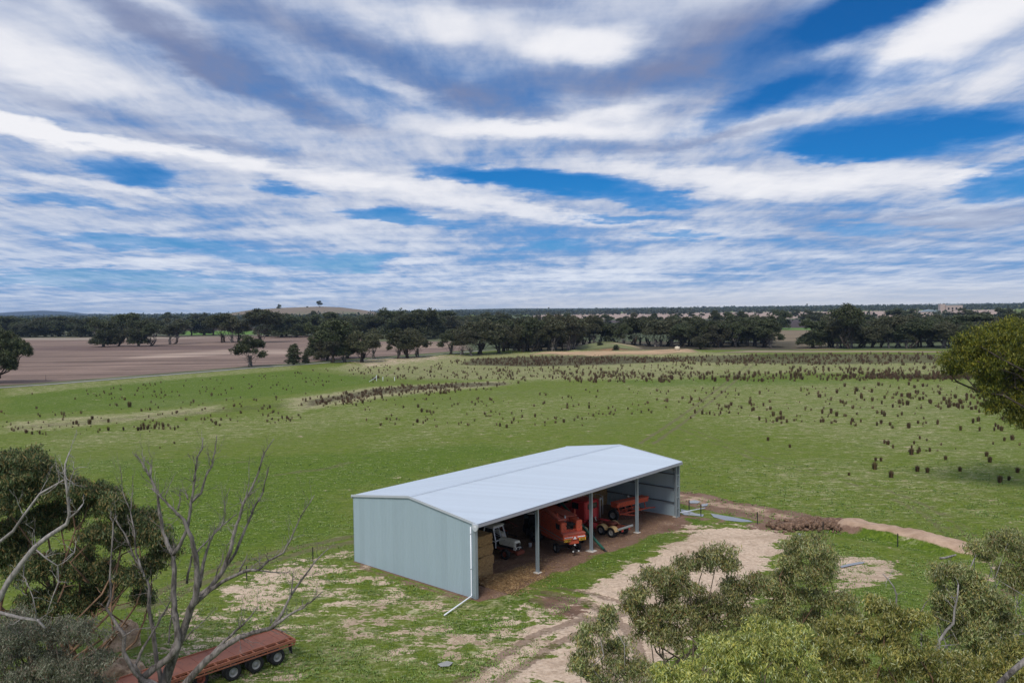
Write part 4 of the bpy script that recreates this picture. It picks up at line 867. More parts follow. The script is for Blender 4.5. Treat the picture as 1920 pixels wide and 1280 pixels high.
# loose hay and straw blown over the floor
def blades(cx, cy, n_, spread, zfun, ln, wd, flat=True):
    P_ = np.stack([cx, cy], 1); ang = rng.random(n_) * 6.283; l_ = ln * (.5 + rng.random(n_)); tz = rng.normal(0, .25 if flat else .7, n_)
    d = np.stack([np.cos(ang) * np.cos(tz), np.sin(ang) * np.cos(tz), np.sin(tz)], 1) * l_[:, None] / 2; s_ = np.stack([-np.sin(ang), np.cos(ang), rng.normal(0, .3, n_)], 1) * wd / 2
    c = np.stack([cx, cy, zfun], 1); V_ = np.stack([c - d, c + s_, c + d, c - s_], 1).reshape(-1, 3); return V_, np.arange(n_ * 4).reshape(-1, 4)
n_ = 9000; a_ = 2.5 + np.abs(rng.normal(0, 3.0, n_)); b_ = 2.6 - np.abs(rng.normal(0, 1.7, n_)); hz_ = .03 + np.clip(.9 - np.hypot((a_ - 3.2) / 3.2, (b_ - 2.6) / 1.4), 0, 1) * .55 * rng.random(n_)
P2 = SO + a_[:, None] * SU + b_[:, None] * SV; V_, F_ = blades(P2[:, 0], P2[:, 1], n_, 0, hz_, .28, .05)
M['straw'] = leafmat('loose straw', [(.16, .09, .04), (.34, .21, .09), (.5, .35, .18)], trans=0)
tag(np_mesh('loose_hay', V_, F_, M['straw']), 'loose hay spilled over the floor in front of the bale stack', 'loose hay', kind='stuff')
n_ = 9000; a_ = rng.random(n_) * 30 + 1; b_ = rng.random(n_) * 9 - 1.2; P2 = SO + a_[:, None] * SU + b_[:, None] * SV; V_, F_ = blades(P2[:, 0], P2[:, 1], n_, 0, np.full(n_, .03), .16, .03)
tag(np_mesh('floor_litter', V_, F_, M['straw']), 'thin straw litter scattered on the brown shed floor', 'straw litter', kind='stuff')

# ------------------------------------------------------------------ flatbed trailer, lower left
tl = thing('flatbed_trailer', 'rust red three-axle flatbed trailer parked on the grass below the dead tree', 'trailer', (-16.0, 51.9, 0), rad(45.3))   # x runs forward-to-rear, rear at x = 1.4
TL, TR = -12.6, 1.15; HY = 1.23
cy = .35
MB().box(TL, TR, cy - .62, cy + 1.35, 1.29, 1.345).build('deck', M['deck'], tl)
mb = MB()
for k in range(13): x_ = TL + .5 + k * 1.05; mb.box(x_, x_ + .018, cy - .62, cy + 1.35, 1.346, 1.352)
mb.build('deck_joint', M['rust'], tl)
mb = MB(); mb.box(TL, TR + .05, cy + 1.352, cy + 1.42, 1.18, 1.42); mb.box(TL, TR + .05, cy - 1.20, cy - 1.12, 1.18, 1.36); mb.box(TR + .052, TR + .13, cy - 1.2, cy + 1.42, 1.12, 1.37); mb.box(TL, TR, cy - .69, cy - .622, 1.22, 1.36)
for k in range(17): x_ = TL + .2 + k * .83; mb.box(x_, x_ + .07, cy - 1.118, cy - .692, 1.24, 1.345)
mb.box(TL, TR + .05, cy - 1.24, cy - 1.202, 1.02, 1.10)
for k in range(17): x_ = TL + .2 + k * .83; mb.box(x_ + .01, x_ + .05, cy - 1.235, cy - 1.205, 1.10, 1.18)
mb.build('side_rail', M['rail'], tl)
mb = MB(); mb.box(TL, TR, cy - .42, cy - .30, .92, 1.285); mb.box(TL, TR, cy + .45, cy + .57, .92, 1.285)
for k in range(10): x_ = TL + .8 + k * 1.4; mb.box(x_, x_ + .08, cy - 1.1, cy + 1.3, 1.14, 1.22)
mb.build('chassis', M['rust'], tl)
for i, x_ in enumerate((-.0, -1.5, -3.02)):
    MB().tube([(x_, cy - .95, .52), (x_, cy + 1.1, .52)], .07, 8).build('axle', M['dark'], tl)
    for y_ in (cy - 1.0, cy - .66, cy + .85, cy + 1.17):
        w_ = wheel(tl, 0, 0, .53, .28, .29, M['rim'], 0, math.pi / 2); w_.location = (x_, y_, 0)
for s_ in (cy - 1.05, cy + 1.2): MB().hexa([(1.0, s_ - .15, .45), (1.03, s_ - .15, .45), (1.03, s_ + .25, .45), (1.0, s_ + .25, .45), (.92, s_ - .15, 1.15), (.95, s_ - .15, 1.15), (.95, s_ + .25, 1.15), (.92, s_ + .25, 1.15)]).build('mud_flap', M['black'], tl)
MB().bar((1.15, cy - .9, 1.15), (1.05, cy - 1.05, .55), .05).bar((1.15, cy - .6, 1.15), (1.0, cy - .9, .55), .05).bar((.95, cy - 1.0, .5), (1.2, cy - .5, .9), .04).build('rear_bracket', M['rim'], tl)
for s_ in (cy - .9, cy + 1.1): MB().tube([(TR + .13, s_, 1.05), (TR + .17, s_, 1.05)], .06, 10).build('tail_light', M['dred'], tl)
w_ = wheel(tl, 0, 0, .5, .28, .27, M['rust'], 0, math.pi / 2); w_.location = (-4.9, cy - .6, .1); w_['label'] = 'spare wheel slung under the trailer'
MB().box(-7.4, -6.2, cy - 1.05, cy - .5, .55, 1.0, ch=.05).build('tool_box', M['dark'], tl)
for s_ in (-.6, .8): MB().bar((-10, cy + s_, .05), (-10, cy + s_, 1.1), .12).build('landing_leg', M['dark'], tl)

# ------------------------------------------------------------------ earth heaps, posts, logs, tank
def lump(name, c, dims, seed, mat, label, cat, group=None, k=.35, n1_=26, n2_=40):
    r = np.random.default_rng(seed); ph = r.random((14, 3)) * 6.28; fr = r.normal(0, 1, (14, 3)) * np.linspace(1.5, 9, 14)[:, None]
    u1 = np.linspace(0, math.pi / 2 + .3, n1_); u2 = np.linspace(0, 2 * math.pi, n2_, endpoint=False); A_, B_ = np.meshgrid(u1, u2, indexing='ij')
    D_ = np.stack([np.sin(A_) * np.cos(B_), np.sin(A_) * np.sin(B_), np.cos(A_)], -1).reshape(-1, 3)
    disp = sum(np.sin(D_ @ fr[i] + ph[i, 0]) / (1 + i * .35) for i in range(14)); P_ = D_ * (1 + k * disp[:, None] * .35) * np.array(dims)
    idx_ = np.arange(n1_ * n2_).reshape(n1_, n2_); F_ = np.stack([idx_[:-1], idx_[1:], np.roll(idx_[1:], -1, 1), np.roll(idx_[:-1], -1, 1)], -1).reshape(-1, 4)
    o = np_mesh(name, P_, F_, mat, None, False, c); return tag(o, label, cat, group)
q = gp(232, 1215); lump('earth_mound', (q[0] - .3, q[1] + .5, 0), (1.25, 1.1, 1.7), 3, M['clod'], 'tall clumpy tan earth mound beside the dead tree, the upper one', 'mound')
q = gp(205, 1262); lump('earth_mound', (q[0], q[1], 0), (1.7, 1.3, 1.1), 5, M['clod'], 'broad pale crumbly earth mound lower left beside the trailer front', 'mound')
M['spoil'] = paint('spoil earth', (.13, .075, .045), .95, 0, .5, 2.0, (.36, .23, .15), .6, .8)
for i, (px_, py_, w_, h_, lab) in enumerate([(1490, 988, 1.3, .7, 'at its left end'), (1512, 983, 1.5, .95, 'second from its left end'), (1538, 982, 1.4, .9, 'in its middle'), (1562, 983, 1.4, .85, 'right of its middle'), (1585, 988, 1.3, .7, 'where it meets the smooth bank')]):
    q = gp(px_, py_); lump('spoil_heap', (q[0], q[1], -.05), (w_ * 1.1, w_ * .8, h_ * .72), 60 + i, M['spoil'], f'rough dark brown heap of dug clods along the drain, {lab}', 'spoil heap', 'dug spoil heaps along the drain', .5)
n_ = 700; t_ = rng.random(n_); pa = np.array(gp(1470, 990)[:2]); pb = np.array(gp(1600, 990)[:2]); P2 = pa + (pb - pa) * t_[:, None] + rng.normal(0, .9, (n_, 2)) + np.array([0, .6])
V_ = []; F_ = []
for i in range(n_):
    s_ = random.uniform(.06, .22); o8 = np.array([(-1, -1, -.6), (1, -1, -.6), (1, 1, -.6), (-1, 1, -.6), (-.6, -.8, 1), (.8, -.6, .8), (.6, .7, 1), (-.7, .6, .7)]) * s_ + rng.normal(0, s_ * .25, (8, 3)) + [P2[i, 0], P2[i, 1], s_ * .4 + .5 * random.random() * max(0, 1 - abs(t_[i] - .5) * 2)]
    b0 = len(V_); V_ += [tuple(p) for p in o8]; F_ += [tuple(b0 + j for j in f4) for f4 in ((3, 2, 1, 0), (4, 5, 6, 7), (0, 1, 5, 4), (1, 2, 6, 5), (2, 3, 7, 6), (3, 0, 4, 7))]
tag(np_mesh('earth_clods', V_, F_, M['spoil']), 'loose broken clods strewn over and around the spoil heaps', 'clods', kind='stuff')
posts = [(1292, 958, 'beside the far shed corner by the first puddle'), (1314, 968, 'by the white pipe end at the puddle'), (1420, 983, 'between the long puddle and the sand yard'), (1543, 1003, 'in front of the spoil heaps'), (1683, 1026, 'at the foot of the bare earth bank'), (463, 1089, 'left of the shed among dead branches'), (587, 1052, 'left of the end wall by the farm track'), (86, 713, 'beside the road at the brown field edge')]
for px_, py_, lab in posts:
    q = gp(px_, py_); o = MB().box(-.03, .03, -.03, .03, 0, 1.35 if py_ > 800 else 2.0).box(-.05, .05, -.034, -.030, .2, 1.3).build('fence_post', M['post']); o.location = (q[0], q[1], 0); tag(o, f'thin dark steel fence post {lab}', 'fence post', 'steel fence posts')
def log(name, a_, b_, r0, r1, mat, label, cat='log', sag=0.0):
    a_ = Vector(a_); b_ = Vector(b_); pts = [a_.lerp(b_, t_) + Vector((random.uniform(-.05, .05), random.uniform(-.05, .05), random.uniform(-.03, .03))) for t_ in np.linspace(0, 1, 8)]
    o = MB().tube([tuple(p) for p in pts], list(np.linspace(r0, r1, 8)), 8).build(name, mat); return tag(o, label, cat)
log('fallen_log', gp(1764, 1046, .12), gp(1822, 1035, .12), .09, .07, M['barksil'], 'slim silver fallen pole lying at the end of the earth bank')
q = gp(1270, 662); tk_ = thing('water_tank', 'small cream cylindrical water tank standing above the sandy dam bank', 'water tank', (q[0], q[1], 1.2)); MB().lathe([(.0001, 0), (1.25, 0), (1.25, 1.9), (1.2, 2.0), (.0001, 2.25)], None, 24).build('tank_body', M['tank'], tk_); MB().lathe([(.0001, 2.2), (.3, 2.18), (.3, 2.3), (.0001, 2.32)], None, 12).build('lid', M['concrete'], tk_)
for (x0, y0, x1, y1, lab) in [(692, 716, 706, 710, 'white diagonal strainer stay at the paddock corner, left of the rushes')]:
    q0 = gp(x0, y0); q1 = gp(x1, y0 - 2); g_ = thing('gate_strainer', lab, 'gate post', (q1[0], q1[1], 0)); MB().bar((0, 0, 0), (0, 0, 1.9), .18).build('post', M['white'], g_); MB().bar((q0[0] - q1[0], q0[1] - q1[1], .1), (0, 0, 1.3), .10).build('stay', M['white'], g_)
for x_ in (718, 740):
    q = gp(x_, 714); o = MB().box(-.08, .08, -.08, .08, 0, 1.3).box(-.1, .1, -.1, .1, 1.3, 1.34).build('white_post', M['white']); o.location = q; tag(o, 'small white post at the paddock corner, %s' % ('left one of two beyond the strainer' if x_ == 718 else 'right one of two beyond the strainer'), 'post', 'small white posts')
q = gp(1768, 594); bd = thing('farm_building', 'pale pinkish blocky farm building far away on the right, above the tree belt', 'building', (q[0], q[1], 0), rad(-12))
MB().box(-38, 12, -8, 8, 0, 9).box(2, 28, -9, 9, 9.02, 20).box(-6, 2, -6, 6, 9.02, 22).build('wall', M['bldg'], bd)
MB().prism([(-38.5, 9), (-6.1, 9), (-6.1, 11), (-22, 13)], -8.3, 8.3).prism([(1.7, 20.02), (28.5, 20.02), (15, 22.5)], -9.4, 9.4).build('roof', M['galv'], bd)
mb = MB()
for k in range(4): mb.box(5 + k * 6, 7.5 + k * 6, -9.1, -9.01, 12, 16)
mb.box(-30, -24, -8.1, -8.01, 0, 5); mb.build('window', M['dark'], bd)

# ------------------------------------------------------------------ trees
def leaves(centres, n_each, spread, size, aspect=.28, droop=.8, seed=0):
    """diamond leaf blades scattered in small gaussian tufts round the given centres"""
    r = np.random.default_rng(seed); C_ = np.repeat(centres, n_each, 0); n_ = len(C_)
    sp_ = np.asarray(spread); sp_ = np.repeat(np.broadcast_to(sp_, (len(centres), 3)), n_each, 0)
    P_ = C_ + np.clip(r.normal(0, 1, (n_, 3)), -2, 2) * sp_
    d = r.normal(0, 1, (n_, 3)); d[:, 2] -= droop; d /= np.linalg.norm(d, axis=1)[:, None]
    q = r.normal(0, 1, (n_, 3)); s_ = np.cross(d, q); s_ /= np.linalg.norm(s_, axis=1)[:, None] + 1e-9
    l_ = size * (.6 + .8 * r.random(n_))[:, None]; d = d * l_ / 2; s_ = s_ * l_ * aspect / 2
    return np.stack([P_ - d, P_ + s_, P_ + d, P_ - s_], 1).reshape(-1, 3), np.arange(n_ * 4).reshape(-1, 4)
def tufts(clumps, per_m2, seed, low=-.35, shell=.55):
    """centres of leaf tufts on the upper shells of ellipsoid clumps (x,y,z,rx,rz)"""
    r = np.random.default_rng(seed); out_ = []
    for x_, y_, z_, rx, rz in clumps:
        n_ = max(4, int(per_m2 * 4 * rx * rz))
        d = r.normal(0, 1, (n_ * 3, 3)); d /= np.linalg.norm(d, axis=1)[:, None]; d = d[d[:, 2] > low][:n_]
        k = (shell + (1 - shell) * r.random(len(d)) ** .7)[:, None] * (1 + r.normal(0, .10, (len(d), 1)))
        out_.append(np.array([x_, y_, z_]) + d * k * np.array([rx, rx, rz]))
    return np.concatenate(out_)
def wob(a_, b_, n_, amp, r, sag=0.0):
    a_ = np.array(a_, float); b_ = np.array(b_, float); L_ = np.linalg.norm(b_ - a_); pts = []
    off = np.cumsum(r.normal(0, 1, (n_ + 1, 3)), 0); off -= np.linspace(0, 1, n_ + 1)[:, None] * off[-1] + (1 - np.linspace(0, 1, n_ + 1)[:, None]) * off[0]
    for i in range(n_ + 1):
        t_ = i / n_; p = a_ * (1 - t_) + b_ * t_ + off[i] * amp * L_; p[2] += sag * L_ * math.sin(math.pi * t_); pts.append(tuple(p))
    return pts
def limbs(mb, base, fork, clumps, r0, r, n=6, twigs=2, amp=.03, topfork=False):
    """trunk from base to fork, then wandering limbs to each clump and twigs inside it"""
    base = np.array(base, float); fork = np.array(fork, float)
    tp = wob(base, fork, 5, amp * .7, r); mb.tube(tp, list(np.linspace(r0 * 1.15, r0 * .8, 6)), n + 2)
    for x_, y_, z_, rx, rz in clumps:
        c = np.array([x_, y_, z_ - rz * .15]); t_ = 1.0 if topfork else r.uniform(.45, 1.0); s_ = np.array(tp[int(t_ * 5)])
        rr_ = r0 * min(.55, .22 + .12 * rx); pts = wob(s_, c, 6, amp * 1.6, r, -.06); mb.tube(pts, list(np.linspace(rr_, rr_ * .3, 7)), n)
        for k in range(twigs):
            a_ = np.array(pts[r.integers(3, 7)]); d = r.normal(0, 1, 3); d[2] = abs(d[2]) * .6; d /= np.linalg.norm(d)
            mb.tube(wob(a_, a_ + d * rx * r.uniform(.5, .95), 4, amp * 1.5, r), list(np.linspace(rr_ * .3, rr_ * .08, 5)), max(4, n - 2))

# --- foreground gums: clumps traced as (photo x, photo y, radius in photo px, depth offset m)
def fg_tree(label, base, D, clumps, leaf, bark, size, dens, r0, seed, n_each=26, name='gum_tree', group=None, forkh=.45, squash=.8, low=-.45, twigs=3, cat='tree', kd=.72, fork=None, nsub=9):
    r = np.random.default_rng(seed); cl = []
    for px_, py_, rp, do in clumps:
        q = dp(px_, py_, D + do); rm = rp * (D + do) / FPX; cl.append((q[0], q[1], q[2], rm, rm * squash))
    bx_, by_ = base; q = dp(bx_, 640, D); b0 = np.array([q[0], D, -.1]); cm = np.mean([c[:3] for c in cl], 0)
    zmin = min(c[2] - c[4] for c in cl); fk = b0 * (1 - .35) + cm * .35; fk[2] = max(1.5, zmin * forkh + .5)
    if fork is not None: fk = dp(fork[0], fork[1], D)
    sub = []
    for c in cl:
        for k in range(nsub):
            d_ = r.normal(0, 1, 3); d_ /= np.linalg.norm(d_); d_[2] *= .8; q_ = r.uniform(.45, .85) if k else .1
            sub.append((c[0] + d_[0] * c[3] * q_, c[1] + d_[1] * c[3] * q_, c[2] + d_[2] * c[4] * q_, c[3] * r.uniform(.36, .60), c[4] * r.uniform(.32, .52)))
    t = thing(name, label, cat, (b0[0], b0[1], 0), 0, group); off = np.array([b0[0], b0[1], 0])
    sub = [(c[0] - off[0], c[1] - off[1], c[2], c[3], c[4]) for c in sub]
    cl2 = [(c[0] - off[0], c[1] - off[1], c[2], c[3], c[4]) for c in cl]
    mb = MB(); limbs(mb, b0 - off, fk - off, cl2, r0 * .8, r, 7, twigs, .06, fork is not None); mb.build('trunk', bark, t)
    ts = min(1.0, D / 45) * (1 if D < 80 else 2.2); T_ = tufts(sub, dens * kd * .80, seed + 1, low, .5); V_, F_ = leaves(T_, int(n_each * 1.35), (.17 * ts, .17 * ts, .15 * ts), size, .24, 1.5, seed + 2)
    np_mesh('crown', V_, F_, leaf, t); return t, off

lt, off = fg_tree('large living gum with broad olive dome crown at left behind the bare branches', (60, 0), 46,
    [(30, 885, 62, 0), (85, 900, 52, .5), (0, 930, 60, -1), (-70, 920, 80, 0), (130, 920, 42, -.5), (170, 935, 42, .5), (215, 958, 40, 0), (258, 980, 34, .8), (295, 1005, 32, 0), (315, 1030, 22, .5),
     (110, 965, 46, 1), (60, 985, 45, 1.5), (230, 1010, 40, 1), (180, 1000, 34, -1), (285, 1055, 28, 0), (250, 1085, 34, -.6), (200, 1080, 40, 1), (130, 1060, 46, .5), (60, 1070, 46, 0), (0, 1040, 55, 1), (270, 1120, 22, 0), (170, 1130, 42, 1), (90, 1130, 50, 0), (-40, 1000, 70, 1)],
    M['leafL'], M['barkor'], .21, 17, .38, 101, 40, low=-.3, kd=.85, nsub=13)
fg_tree('grey-green bushy gum filling the bottom left corner below the silver limbs', (40, 0), 40,
    [(40, 1190, 52, 0), (100, 1185, 46, .5), (160, 1195, 40, 0), (185, 1235, 34, .4), (10, 1240, 55, -.5), (75, 1245, 55, 0), (140, 1260, 50, 0), (-50, 1220, 60, 0), (60, 1290, 60, .5), (170, 1290, 40, .5), (30, 1160, 34, 1)],
    M['leafG'], M['bark'], .16, 16, .3, 105, 40)
# --- the dead tree: main limbs traced, twigs grown
def crop(p, k=2.783): return (p[0] / k, 820 + p[1] / k)
dead_lines = [
    ([(850, 1400), (820, 1300), (740, 1262), (800, 1205), (880, 1150), (930, 1090), (925, 1000), (910, 900), (905, 800), (910, 700), (905, 610), (870, 550), (845, 470), (830, 380), (825, 300), (800, 240), (780, 200), (750, 150), (710, 90)], .27, .035, 0),
    ([(785, 200), (790, 150), (770, 125)], .05, .02, 0), ([(905, 610), (940, 560), (975, 480), (990, 400), (995, 340), (1010, 250), (1020, 180), (1030, 100), (1055, 60), (1060, 0)], .12, .025, .3),
    ([(995, 340), (1050, 290), (1075, 200), (1110, 140), (1125, 60), (1130, -10)], .085, .02, .5),
    ([(840, 1340), (870, 1250), (900, 1150), (960, 1000), (990, 900), (1020, 840), (1030, 740), (1025, 640), (1000, 520), (960, 430), (900, 370), (850, 320), (790, 265)], .34, .035, 1.0),
    ([(1020, 840), (1100, 780), (1160, 700), (1200, 600), (1215, 520), (1250, 420), (1270, 340), (1320, 250), (1350, 180), (1380, 80), (1430, 5)], .17, .02, 1.4),
    ([(1160, 700), (1230, 600), (1270, 500), (1300, 430), (1340, 340), (1375, 280), (1385, 220), (1402, 160)], .10, .025, 1.7),
    ([(1010, 870), (1100, 790), (1180, 740), (1280, 695), (1350, 690), (1400, 640), (1480, 600), (1530, 500), (1570, 410), (1640, 300)], .15, .018, .8),
    ([(1350, 692), (1430, 702), (1530, 706)], .05, .015, .8), ([(1040, 780), (1060, 660), (1090, 560), (1115, 500), (1170, 450), (1235, 398)], .11, .02, 1.9),
    ([(975, 760), (1000, 620), (1060, 560), (1150, 470), (1175, 400), (1172, 320), (1200, 262)], .07, .015, 1.2),
    ([(820, 1310), (740, 1262), (690, 1200), (645, 1120), (650, 1030), (600, 960), (555, 890), (580, 820), (575, 700), (585, 560), (590, 440), (600, 420)], .17, .02, -.5),
    ([(850, 1330), (840, 1260), (815, 1150), (800, 1000), (775, 880), (780, 780), (740, 690), (690, 600), (650, 500), (605, 430)], .17, .03, .9),
    ([(740, 690), (710, 600), (700, 480), (680, 380), (640, 280), (625, 140)], .07, .012, .6), ([(682, 380), (690, 300), (693, 200)], .04, .012, .6),
    ([(900, 1400), (960, 1290), (1050, 1190), (1150, 1100), (1250, 1040), (1350, 1010), (1420, 990), (1470, 920), (1520, 820), (1590, 720), (1640, 650), (1712, 578)], .24, .02, -1.2),
    ([(1420, 990), (1500, 930), (1580, 890), (1640, 840), (1685, 800)], .10, .015, -1.2), ([(1080, 1160), (1170, 1060), (1250, 990), (1310, 930), (1350, 876)], .10, .02, -1.0),
    ([(1420, 990), (1480, 1010), (1530, 1030)], .05, .015, -1.2), ([(705, 1190), (750, 1090), (820, 980), (890, 850), (905, 780)], .09, .02, -.2),
    ([(880, 1070), (890, 960), (900, 870)], .06, .02, .6), ([(965, 1060), (1000, 1010), (1060, 960), (1130, 888)], .05, .012, .5),
    ([(1520, 820), (1525, 740), (1530, 700)], .04, .012, -1.2), ([(1215, 520), (1185, 560), (1180, 600)], .03, .01, 1.4), ([(930, 380), (940, 320), (935, 290), (950, 300)], .04, .012, .4), ([(860, 310), (880, 260), (908, 200)], .03, .01, 0),
    ([(980, 320), (965, 270)], .05, .02, .3), ([(1100, 780), (1160, 640), (1165, 600)], .05, .015, 1.4), ([(1250, 700), (1290, 610)], .06, .02, .8), ([(1280, 330), (1300, 220), (1302, 100)], .035, .01, 1.5), ([(1265, 350), (1250, 320)], .04, .02, 1.4),
    ([(640, 1040), (700, 1000), (840, 985)], .05, .015, -.5), ([(760, 1290), (700, 1180)], .1, .06, -.4)]
DD = 44.0; b0 = dp(300, 640, DD); dt_ = thing('dead_tree', 'bare dead grey tree with many upswept branches in front of the trailer', 'tree', (b0[0], DD, 0)); off = np.array([b0[0], DD, 0])
mb = MB(); r = np.random.default_rng(77)
mb.tube([(0, 0, -.2), (-.05, 0, .8), tuple(dp(*crop((845, 1400)), DD) - off), tuple(dp(*crop((850, 1330)), DD + .6) - off)], [.5, .42, .38, .34], 12)
def twig(p, d, l_, r0, depth):
    if l_ < .12: return
    e_ = p + d * l_; pts = wob(p, e_, 4, .06, r); mb.tube(pts, list(np.linspace(r0, r0 * .35, 5)), 5)
    if depth > 0:
        for k in range(r.integers(1, 4)):
            a_ = np.array(pts[r.integers(2, 5)]); d2 = d + r.normal(0, .45, 3); d2[2] += .25; d2 /= np.linalg.norm(d2); twig(a_, d2, l_ * r.uniform(.4, .75), r0 * .5, depth - 1)
for pts, ra, rb, do in dead_lines:
    P3 = []; n_ = len(pts); dr = r.uniform(-1.6, 1.6)
    for i, p in enumerate(pts): P3.append(dp(*crop(p), DD + do + dr * i / max(1, n_ - 1) * (1 if n_ > 4 else .2)) - off)
    # refine with wobble
    Q = []; R_ = []
    for i in range(n_ - 1):
        for k in range(3):
            t_ = k / 3; q = P3[i] * (1 - t_) + P3[i + 1] * t_ + (r.normal(0, .018, 3) if k else 0); Q.append(q); R_.append((ra + (rb - ra) * ((i + t_) / (n_ - 1)) ** .75) * (1 + r.normal(0, .06)))
    Q.append(P3[-1]); R_.append(rb); mb.tube([tuple(q) for q in Q], R_, 9)
    for k in range(int(n_ * 2.6)):
        i = r.integers(max(1, len(Q) // 3), len(Q) - 1); d = Q[i + 1] - Q[i - 1]; d /= np.linalg.norm(d) + 1e-9; d2 = d * .8 + r.normal(0, .55, 3); d2[2] += .3; d2 /= np.linalg.norm(d2)
        twig(Q[i], d2, r.uniform(.3, 1.0), min(.022, R_[i] * .45), 2)
mb.build('trunk', M['barkdead'], dt_)
# silver dead limbs reaching in from the left edge
b0 = dp(-150, 640, 38.0); st = thing('dead_tree', 'silver dead tree whose bare limbs reach in from the left edge', 'tree', (b0[0], 38, 0)); off = np.array([b0[0], 38, 0]); mb = MB()
mb.tube([(0, 0, 0), (.2, 0, 4), tuple(dp(-90, 1200, 38) - off)], [.35, .28, .22], 10)
for pts, ra, rb in [([(-90, 1200), (-30, 1160), (0, 1120), (15, 1090), (45, 1050), (65, 1025), (90, 1005), (125, 982), (130, 965), (127, 930), (122, 890), (122, 870), (130, 848)], .17, .03), ([(130, 972), (145, 958), (155, 945)], .06, .03),
                    ([(-60, 1050), (0, 1015), (25, 995), (45, 965), (75, 925), (110, 905), (122, 898)], .09, .03), ([(127, 930), (132, 900), (139, 880)], .05, .015), ([(-90, 1160), (0, 1148), (40, 1158), (70, 1162), (85, 1178)], .1, .05),
                    ([(70, 1162), (62, 1120), (50, 1090)], .03, .012), ([(68, 1030), (85, 1045), (108, 1060), (110, 1090), (98, 1120), (85, 1160)], .035, .02), ([(108, 1060), (125, 1050), (140, 1035)], .025, .01), ([(45, 1050), (44, 1080), (42, 1110)], .03, .012)]:
    P3 = [dp(p[0], p[1], 38 + r.uniform(-.2, .2)) - off for p in pts]; mb.tube([tuple(q) for q in P3], list(np.linspace(ra, rb, len(P3))), 8)
    for k in range(len(P3) * 1):
        i = r.integers(1, len(P3)); d2 = r.normal(0, .6, 3); d2[2] += .6; d2 /= np.linalg.norm(d2); twig(P3[i], d2, r.uniform(.3, .9), .02, 2)
mb.build('trunk', M['barksil'], st)

# right-hand cluster
RG = 'foreground gum trees at the lower right'
fg_tree('small gum with pale curving branch, leftmost of the foreground cluster', (1180, 0), 39, [(1122, 1175, 36, 0), (1095, 1215, 34, .3), (1085, 1240, 22, 0), (1110, 1262, 34, 0), (1160, 1215, 26, .4), (1165, 1245, 34, 0), (1200, 1262, 36, 0), (1140, 1290, 40, 0), (1140, 1150, 16, 0)], M['leafR'], M['barksil'], .19, 15, .2, 121, 34, group=RG, forkh=.7)
fg_tree('tall spreading gum with three airy heads against the pale sand', (1290, 0), 43, [(1345, 1042, 34, 0), (1322, 1052, 22, .5), (1368, 1060, 20, 0), (1285, 1062, 28, .5), (1262, 1080, 24, 0), (1225, 1090, 36, 0), (1195, 1115, 30, 0), (1185, 1140, 20, .3), (1255, 1110, 36, .4), (1290, 1105, 30, -.3), (1230, 1150, 22, 0), (1270, 1150, 38, 0), (1310, 1140, 40, .5), (1350, 1125, 36, 0), (1390, 1110, 36, .6), (1420, 1095, 26, 0), (1380, 1150, 40, 0), (1330, 1180, 44, 0), (1270, 1195, 44, -.5), (1220, 1190, 38, 0), (1205, 1165, 24, 0)], M['leafR'], M['bark'], .20, 16, .28, 131, 36, group=RG)
fg_tree('round-headed tall gum with a forked tan trunk right of the sand yard', (1540, 0), 47, [(1505, 1030, 36, 0), (1530, 1022, 30, .4), (1475, 1050, 28, 0), (1550, 1055, 30, 0), (1510, 1070, 40, 0), (1470, 1090, 32, .5), (1548, 1085, 26, 0), (1450, 1110, 32, 0), (1490, 1125, 38, 0), (1540, 1120, 34, .5), (1440, 1145, 34, 0), (1460, 1160, 30, 0), (1580, 1130, 30, 0), (1530, 1165, 32, 1), (1590, 1160, 30, 0)], M['leafR'], M['barkor'], .20, 16, .24, 141, 36, group=RG)
fg_tree('yellow-green gum crown filling the bottom middle right, nearest the camera', (1650, 0), 33, [(1660, 1150, 36, 0), (1640, 1135, 26, .4), (1620, 1180, 42, 0), (1700, 1180, 42, 0), (1580, 1215, 44, 0), (1660, 1215, 48, 0), (1730, 1225, 42, 0), (1600, 1262, 50, 0), (1680, 1265, 50, 0), (1750, 1275, 46, 0), (1550, 1270, 40, 0), (1715, 1155, 22, 0), (1560, 1180, 34, 1.5), (1530, 1215, 34, 1)], M['leafY'], M['barkor'], .17, 18, .26, 151, 40, group=RG)
fg_tree('low yellow-green gum crown along the bottom edge below the airy gum', (1400, 0), 32, [(1380, 1222, 36, 0), (1340, 1240, 40, 0), (1420, 1215, 40, .3), (1470, 1210, 40, 0), (1500, 1235, 40, 0), (1440, 1250, 46, 0), (1380, 1268, 46, 0), (1310, 1272, 42, 0), (1500, 1280, 44, 0), (1260, 1280, 36, 0), (1240, 1262, 24, 0), (1430, 1180, 34, 2), (1485, 1185, 34, 2), (1350, 1205, 34, 1)], M['leafY'], M['bark'], .17, 17, .24, 161, 40, group=RG)
fg_tree('dense dark green gum with a silver dead limb in front, near the right edge', (1830, 0), 41, [(1780, 1068, 26, 0), (1800, 1075, 24, .4), (1760, 1080, 18, 0), (1840, 1105, 40, 0), (1800, 1120, 36, 0), (1770, 1120, 28, 0), (1870, 1130, 36, 0), (1890, 1155, 30, 0), (1830, 1150, 42, 0), (1775, 1160, 30, 0), (1860, 1180, 40, 0), (1810, 1190, 40, 0), (1840, 1215, 36, 0), (1880, 1220, 34, 0), (1780, 1135, 20, 0)], M['leafR'], M['barksil'], .19, 19, .26, 171, 40, group=RG)
